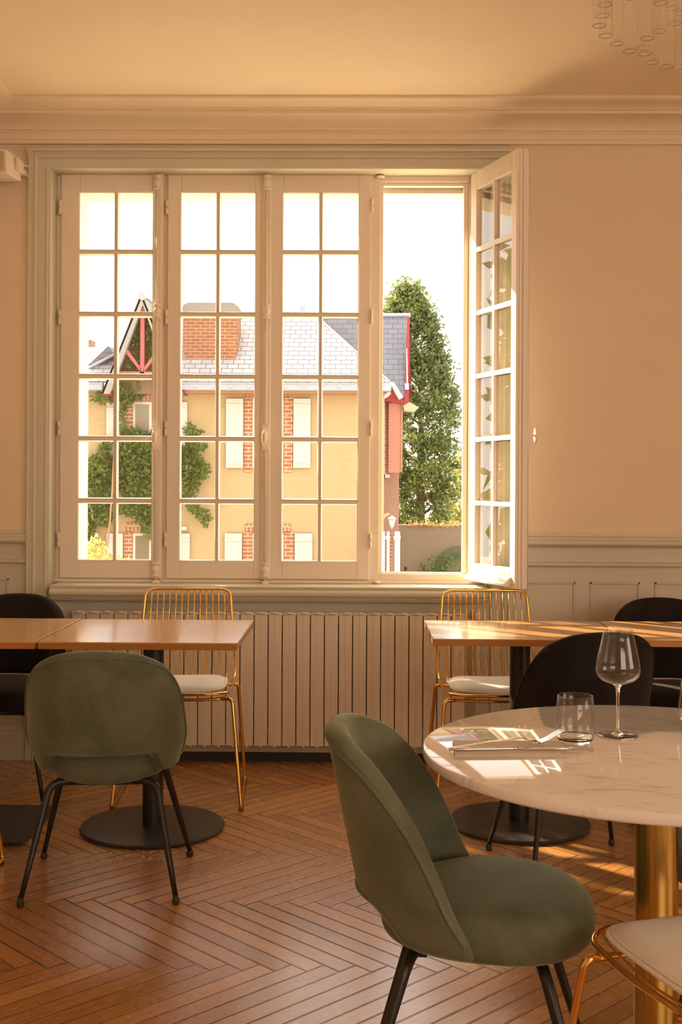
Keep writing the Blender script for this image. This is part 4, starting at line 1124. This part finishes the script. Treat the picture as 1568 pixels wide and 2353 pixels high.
bm = NB(); tube(bm, [hp(872, 884, WYY-.6), hp(903, 884, WYY-.6), hp(912, 900, WYY-.6), hp(922, 916, WYY-.6)], .06, 8); hobj('wing_gutter', bm, MSHU)
bm = NB(); poly_prism(bm, [hp(927, 932, WYY-.5), hp(942, 924, WYY-.5), hp(963, 936, WYY-.5), hp(953, 946, WYY-.5), hp(929, 943, WYY-.5)], (0, .5, 0)); hobj('eave_end', bm, paintx('eave_board', (.78, .55, .36), .7))
bm = NB(); tube(bm, smooth_path([hp(866, 914, WYY-.5), hp(884, 912, WYY-.5), hp(896, 900, WYY-.5)], .1), .055, 8); hobj('downpipe', bm, MSHU)
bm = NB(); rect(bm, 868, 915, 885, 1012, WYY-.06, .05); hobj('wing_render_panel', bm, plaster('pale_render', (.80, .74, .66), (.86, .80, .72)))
bm = NB(); rect(bm, 885, 922, 892, 1090, WYY-.10, .09); hobj('brick_pilaster', bm, MBR)
bm = NB(); rect(bm, 893, 926, 921, 1086, WYY-.34, .04); rect(bm, 921, 922, 926, 1085, WYY-.36, .08); pk = hobj('shutter', bm, MPINK); pk['label'] = 'pink shutter'
bm = NB(); rect(bm, 882, 924, 886, 1098, WYY-.14, .14); rect(bm, 882, 1090, 896, 1098, WYY-.14, .14); hobj('window_reveal', bm, MSHU)
bm = NB(); rect(bm, 893, 952, 921, 953.5, WYY-.345, .01); rect(bm, 893, 1060, 921, 1061.5, WYY-.345, .01); hobj('shutter_groove', bm, paintx('pink_groove', (.62, .28, .2), .6), pk)
# gate posts, arch and lantern near the wing
PY = 24.5
gp = thing('garden_gate', 'white garden gate posts and brick pillar below the wing', 'gate', (0, PY, GZ))
def gobj(name, bm, mat, parent=None):
    o = obj(name, bm, mat, parent or gp)
    for v in o.data.vertices: v.co -= Vector((0, PY, GZ))
    return o
for (a, b_) in ((874, 885), (888, 896), (906, 920)):
    bm = NB(); rect(bm, a, 1222, b_, 1500, PY, .15); rect(bm, a-1, 1232, b_+1, 1240, PY-.03, .2); gobj('post', bm, MSHU)
bm = NB(); rect(bm, 896, 1222, 903, 1500, PY+.05, .12); gobj('brick_pillar', bm, MBR)
bm = NB(); pts = []
for k in range(13):
    a = PI*(.55 + .45*k/12) if False else PI - k/12*PI*.55
    pts.append(hp(892+19*math.cos(a), 1222-42*math.sin(a)*.95, PY+.1))
for p0, p1 in zip(pts, pts[1:]):
    tube(bm, [p0, p1], .035, 8)
gobj('arch', bm, MYEL)
ln = thing('wall_lantern', 'small white lantern above the garden gate', 'lantern', tuple(hp(901, 1215, PY-.05)))
bm = NB(); lathe(bm, [(0, .0), (.02, .0), (.02, .03), (.04, .05), (.05, .06), (.07, .19), (.03, .21), (0, .21)], 6); obj('lamp_glass', bm, paintx('lantern_frosted_glass', (.75, .70, .62), .2), ln)
bm = NB(); lathe(bm, [(0, .28), (.015, .27), (.09, .215), (.095, .20), (0, .20)], 6); obj('cap', bm, MSHU, ln)
# garden wall
GWY = 30.5
bm = NB(); a = hp(905, 1206, GWY); b_ = hp(1068, 1204, GWY)
nn = 40; top = []
for k in range(nn+1):
    x = a.x-1.5+(b_.x+6-a.x+1.5)*k/nn; top.append((x, a.z+.05*noise.noise(Vector((x*2, 0, 0)))))
pts = [(x, GWY, z) for x, z in top] + [(top[-1][0], GWY, GZ), (top[0][0], GWY, GZ)]
poly_prism(bm, pts, (0, .4, 0)); gwall = tag(obj('garden_wall', bm, MGW), 'weathered rendered garden wall right of the house', 'wall')
# trellis
bm = NB(); cc = hp(1056, 1313, GWY-.1); sc = GWY/F
for rr_ in (30, 44, 56):
    pts = [cc + Vector((-rr_*sc*math.cos(t), 0, rr_*sc*math.sin(t))) for t in [PI/2*k/14 for k in range(-3, 22)]]
    tube(bm, pts, .018, 6)
for k in range(9):
    t = PI/2*k/5; d = Vector((-math.cos(t), 0, math.sin(t))); tube(bm, [cc+d*30*sc, cc+d*56*sc], .015, 5)
tag(obj('trellis', bm, paintx('green_trellis_paint', (.12, .20, .10), .6)), 'green arched trellis against the garden wall', 'trellis')
bm = NB(); c_ = hp(933, 1320, 28.5); tube(bm, [(c_.x, c_.y, GZ), (c_.x, c_.y, hp(933, 1308, 28.5).z)], .035, 8); pst = thing('marker_post', 'thin red post in front of the garden wall', 'post', (0, 0, 0)); obj('shaft', bm, MRED, pst)
bm = NB(); e = hp(933, 1308, 28.5).z; tube(bm, [(c_.x, c_.y, e), (c_.x, c_.y, e+.06)], .04, 8); obj('cap', bm, MRUB, pst)

# ---- foliage
def leaf_mesh(name, pts, size, mat, seed=1, jitter=.5):
    rn = random.Random(seed); V = []; Fc = []
    for p_ in pts:
        s = size*rn.uniform(.6, 1.3)
        d = Vector((rn.gauss(0, 1), rn.gauss(0, 1), rn.gauss(0, 1)-.3)).normalized(); n_ = d.cross(Vector((rn.gauss(0, 1), rn.gauss(0, 1), rn.gauss(0, 1)))).normalized(); u = n_.cross(d)
        i = len(V)
        V += [p_, p_+d*s*.5+n_*s*.28+u*s*.06, p_+d*s, p_+d*s*.5-n_*s*.28+u*s*.06]
        Fc += [(i, i+1, i+2), (i, i+2, i+3)]
    me = bpy.data.meshes.new(name); me.from_pydata(V, [], Fc); me.materials.append(mat); me.update()
    o = bpy.data.objects.new(name, me); COL.objects.link(o); return o
TY = 34.0
tr = thing('columnar_tree', 'tall leafy green tree rising behind the garden wall', 'tree', (0, 0, 0))
tc = hp(985, 1200, TY); sc = TY/F
ctrl = [(650, 4), (665, 22), (700, 42), (760, 60), (850, 74), (950, 88), (1040, 92), (1120, 88), (1180, 80), (1235, 60)]
cxs = [(650, 940), (700, 942), (760, 952), (850, 962), (950, 970), (1050, 968), (1235, 965)]
rn = random.Random(5); P = []
clumps = []
for k in range(520):
    py = rn.uniform(662, 1235); r_ = interp(ctrl, py); cxx = interp(cxs, py)
    a = rn.uniform(0, 2*PI); q_ = math.sqrt(rn.uniform(.25, 1.0))
    x = hp(cxx, py, TY).x + r_*sc*q_*math.cos(a); y = TY + r_*sc*q_*math.sin(a); z = hp(cxx, py, TY).z
    clumps.append((Vector((x, y, z)), rn.uniform(.12, .30)))
clumps.append((hp(938, 660, TY), .14)); clumps.append((hp(1043, 895, TY), .16)); clumps.append((hp(1048, 915, TY), .1)); clumps.append((hp(886, 715, TY), .12)); clumps.append((hp(903, 690, TY), .2)); clumps.append((hp(928, 670, TY), .16))
for c_, r_ in clumps:
    for k in range(int(260*r_)):
        P.append(c_ + Vector((rn.gauss(0, .5), rn.gauss(0, .5), rn.gauss(0, .6)))*r_)
o = leaf_mesh('foliage', P, .13, MLT, 2); o.parent = tr
bm = NB(); cz = [(Vector((hp(interp(cxs, y_), y_, TY).x, TY, hp(940, y_, TY).z)), max(.02, .16*(y_-700)/500)) for y_ in (720, 800, 900, 1000, 1100, 1200)]
tube(bm, [c[0] for c in cz] + [Vector((cz[-1][0].x, TY, GZ))], [c[1]*.9 for c in cz]+[.2], 10); obj('trunk', bm, MBARK, tr)
bm = NB()
for y_ in range(760, 1200, 30):
    for k in range(5):
        c_ = hp(interp(cxs, y_), y_, TY); a = rn.uniform(0, 2*PI); r_ = interp(ctrl, y_)*sc*.8
        tube(bm, [Vector((c_.x, TY, c_.z-.1)), Vector((c_.x+r_*math.cos(a), TY+r_*math.sin(a), c_.z+.5))], .02, 4)
obj('branches', bm, MBARK, tr)
# hedge plants behind/above the wall
def bush(name, label, cat, regions, Y, dens, size, mat, seed, depth=.5):
    rn = random.Random(seed); P = []
    for (x0, y0, x1, y1) in regions:
        a = hp(x0, y1, Y); b_ = hp(x1, y0, Y)
        n_ = int((b_.x-a.x)*(b_.z-a.z)*dens)
        for k in range(n_):
            u, v = rn.uniform(-1, 1), rn.uniform(-1, 1)
            if u*u+v*v > 1: continue
            P.append(Vector(((a.x+b_.x)/2+u*(b_.x-a.x)/2, Y + rn.uniform(-depth, 0)*math.sqrt(max(0, 1-u*u-v*v)) , (a.z+b_.z)/2+v*(b_.z-a.z)/2)))
    o = leaf_mesh(name, P, size, mat, seed); tag(o, label, cat); return o
bush('shrub', 'yellow green shrub showing above the garden wall', 'shrub', [(985, 1172, 1100, 1212), (1020, 1160, 1060, 1205), (1020, 1040, 1130, 1200), (1044, 1000, 1150, 1150)], 36, 420, .16, MLY, 11)
bush('ivy', 'dry ivy along the top of the garden wall', 'ivy', [(925, 1196, 990, 1210), (960, 1197, 1040, 1212), (1010, 1196, 1075, 1210)], GWY-.02, 900, .07, leafmat('dry_ivy', (.40, .20, .05), (.62, .36, .10), (.75, .5, .2)), 12, .1)
bush('bramble', 'low green growth at the foot of the garden wall', 'shrub', [(960, 1272, 1085, 1370)], GWY-.3, 380, .11, MLV, 13)
bush('garden_shrub', 'bright yellow variegated shrub at the lower left of the view', 'shrub', [(186, 1240, 262, 1330), (200, 1232, 240, 1280), (215, 1250, 262, 1320), (250, 1275, 300, 1330)], 22, 900, .10, MLY, 14, 1.0)
# climbing vine on the facade
VR = [(268, 860, 335, 925), (215, 900, 262, 926), (235, 893, 290, 915), (262, 870, 310, 940),
      (180, 1090, 262, 1205), (195, 1040, 262, 1120), (225, 1018, 258, 1080), (240, 1000, 258, 1040), (262, 1000, 352, 1150), (270, 985, 352, 1060), (330, 990, 375, 1150), (262, 1040, 420, 1140),
      (180, 1190, 222, 1260), (186, 1170, 210, 1300), (230, 1160, 262, 1210), (270, 1150, 340, 1185), (318, 1150, 352, 1220), (330, 1160, 365, 1235), (275, 930, 292, 1000),
      (405, 1020, 450, 1145), (412, 1030, 470, 1120), (425, 975, 450, 1010), (428, 985, 468, 1000), (440, 1060, 484, 1100), (430, 1015, 480, 1035), (435, 1010, 448, 1030), (420, 1100, 455, 1150), (428, 1155, 462, 1175), (448, 1165, 478, 1190), (462, 1180, 486, 1205), (440, 990, 446, 1020)]
bush('climbing_vine', 'green climbing vine covering the left of the ochre facade and gable', 'vine', VR, HY_-.12, 1500, .10, MLV, 15, .35)
bush('gable_vine', 'green vine growing behind the red gable timbers', 'vine', [(302, 735, 322, 850), (330, 720, 352, 850), (284, 815, 325, 860), (330, 790, 372, 860), (296, 760, 325, 800), (318, 712, 334, 760)], GY+.30, 900, .10, MLV, 25, .12)
bm = NB(); rn = random.Random(9)
for (x0, y0, x1, y1) in ((196, 1160, 200, 1230), (206, 1155, 216, 1195), (200, 1190, 204, 1225), (352, 1000, 360, 1300), (268, 1000, 240, 1330), (420, 1100, 408, 1320)):
    tube(bm, [hp(x0+(x1-x0)*t+rn.uniform(-3, 3), y0+(y1-y0)*t, HY_-.35) for t in (0, .2, .4, .6, .8, 1)], .022, 6)
tag(obj('vine_stem', bm, paintx('vine_bark', (.62, .38, .2), .8)), 'bare orange brown stems of the climbing vine', 'vine')

# clipped hedge along the left of the courtyard (seen in the panes of the open sash)
rn = random.Random(31); P = []
hd = thing('tall_hedge', 'tall clipped hedge along the left side of the courtyard', 'hedge', (0, 0, 0))
for k in range(21000):
    t = rn.uniform(-.5, 1.2); P.append(Vector((-5.9 - t*7 + rn.gauss(0, .12) - rn.random()*.5, 11.0 + t*6 + rn.gauss(0, .12), rn.uniform(GZ, 3.3))))
o = leaf_mesh('foliage', P, .26, MLT, 32); o.parent = hd
bm = NB(); poly_prism(bm, [(-2.9, 8.3, GZ), (-14.7, 18.4, GZ), (-14.7, 18.4, 3.2), (-2.9, 8.3, 3.2)], (-.3, .5, 0)); obj('branches', bm, MBARK, hd)

# unseen pale terrace added below the window, bouncing warm sun onto the ceiling
bm = NB(); box(bm, -9, 6, WY+WT+.02, 10.5, GZ, -.35); struct('bounce_terrace', bm, paint('bounce_paving', (.80, .70, .54), .7, .08))
# courtyard tree to the left of the window: its crown dapples the sun
ct = thing('courtyard_tree', 'courtyard tree left of the window beyond the terrace', 'tree', (0, 0, 0))
rn = random.Random(77); P = []
cc = Vector((-6.1, 9.9, 5.15))
for k in range(34):
    d = Vector((rn.gauss(0, 1), rn.gauss(0, 1), rn.gauss(0, 1))).normalized()*rn.uniform(.2, 1)**.5
    c_ = cc + Vector((d.x*.75, d.y*.75, d.z*1.9))
    for j in range(34): P.append(c_ + Vector((rn.gauss(0, .17), rn.gauss(0, .17), rn.gauss(0, .17))))
o = leaf_mesh('foliage', P, .16, MLV, 78); o.parent = ct
bm = NB(); tube(bm, [(cc.x, cc.y, GZ), (cc.x+.1, cc.y, 1.5), (cc.x, cc.y, 5.5)], [.16, .12, .04], 10); obj('trunk', bm, MBARK, ct)
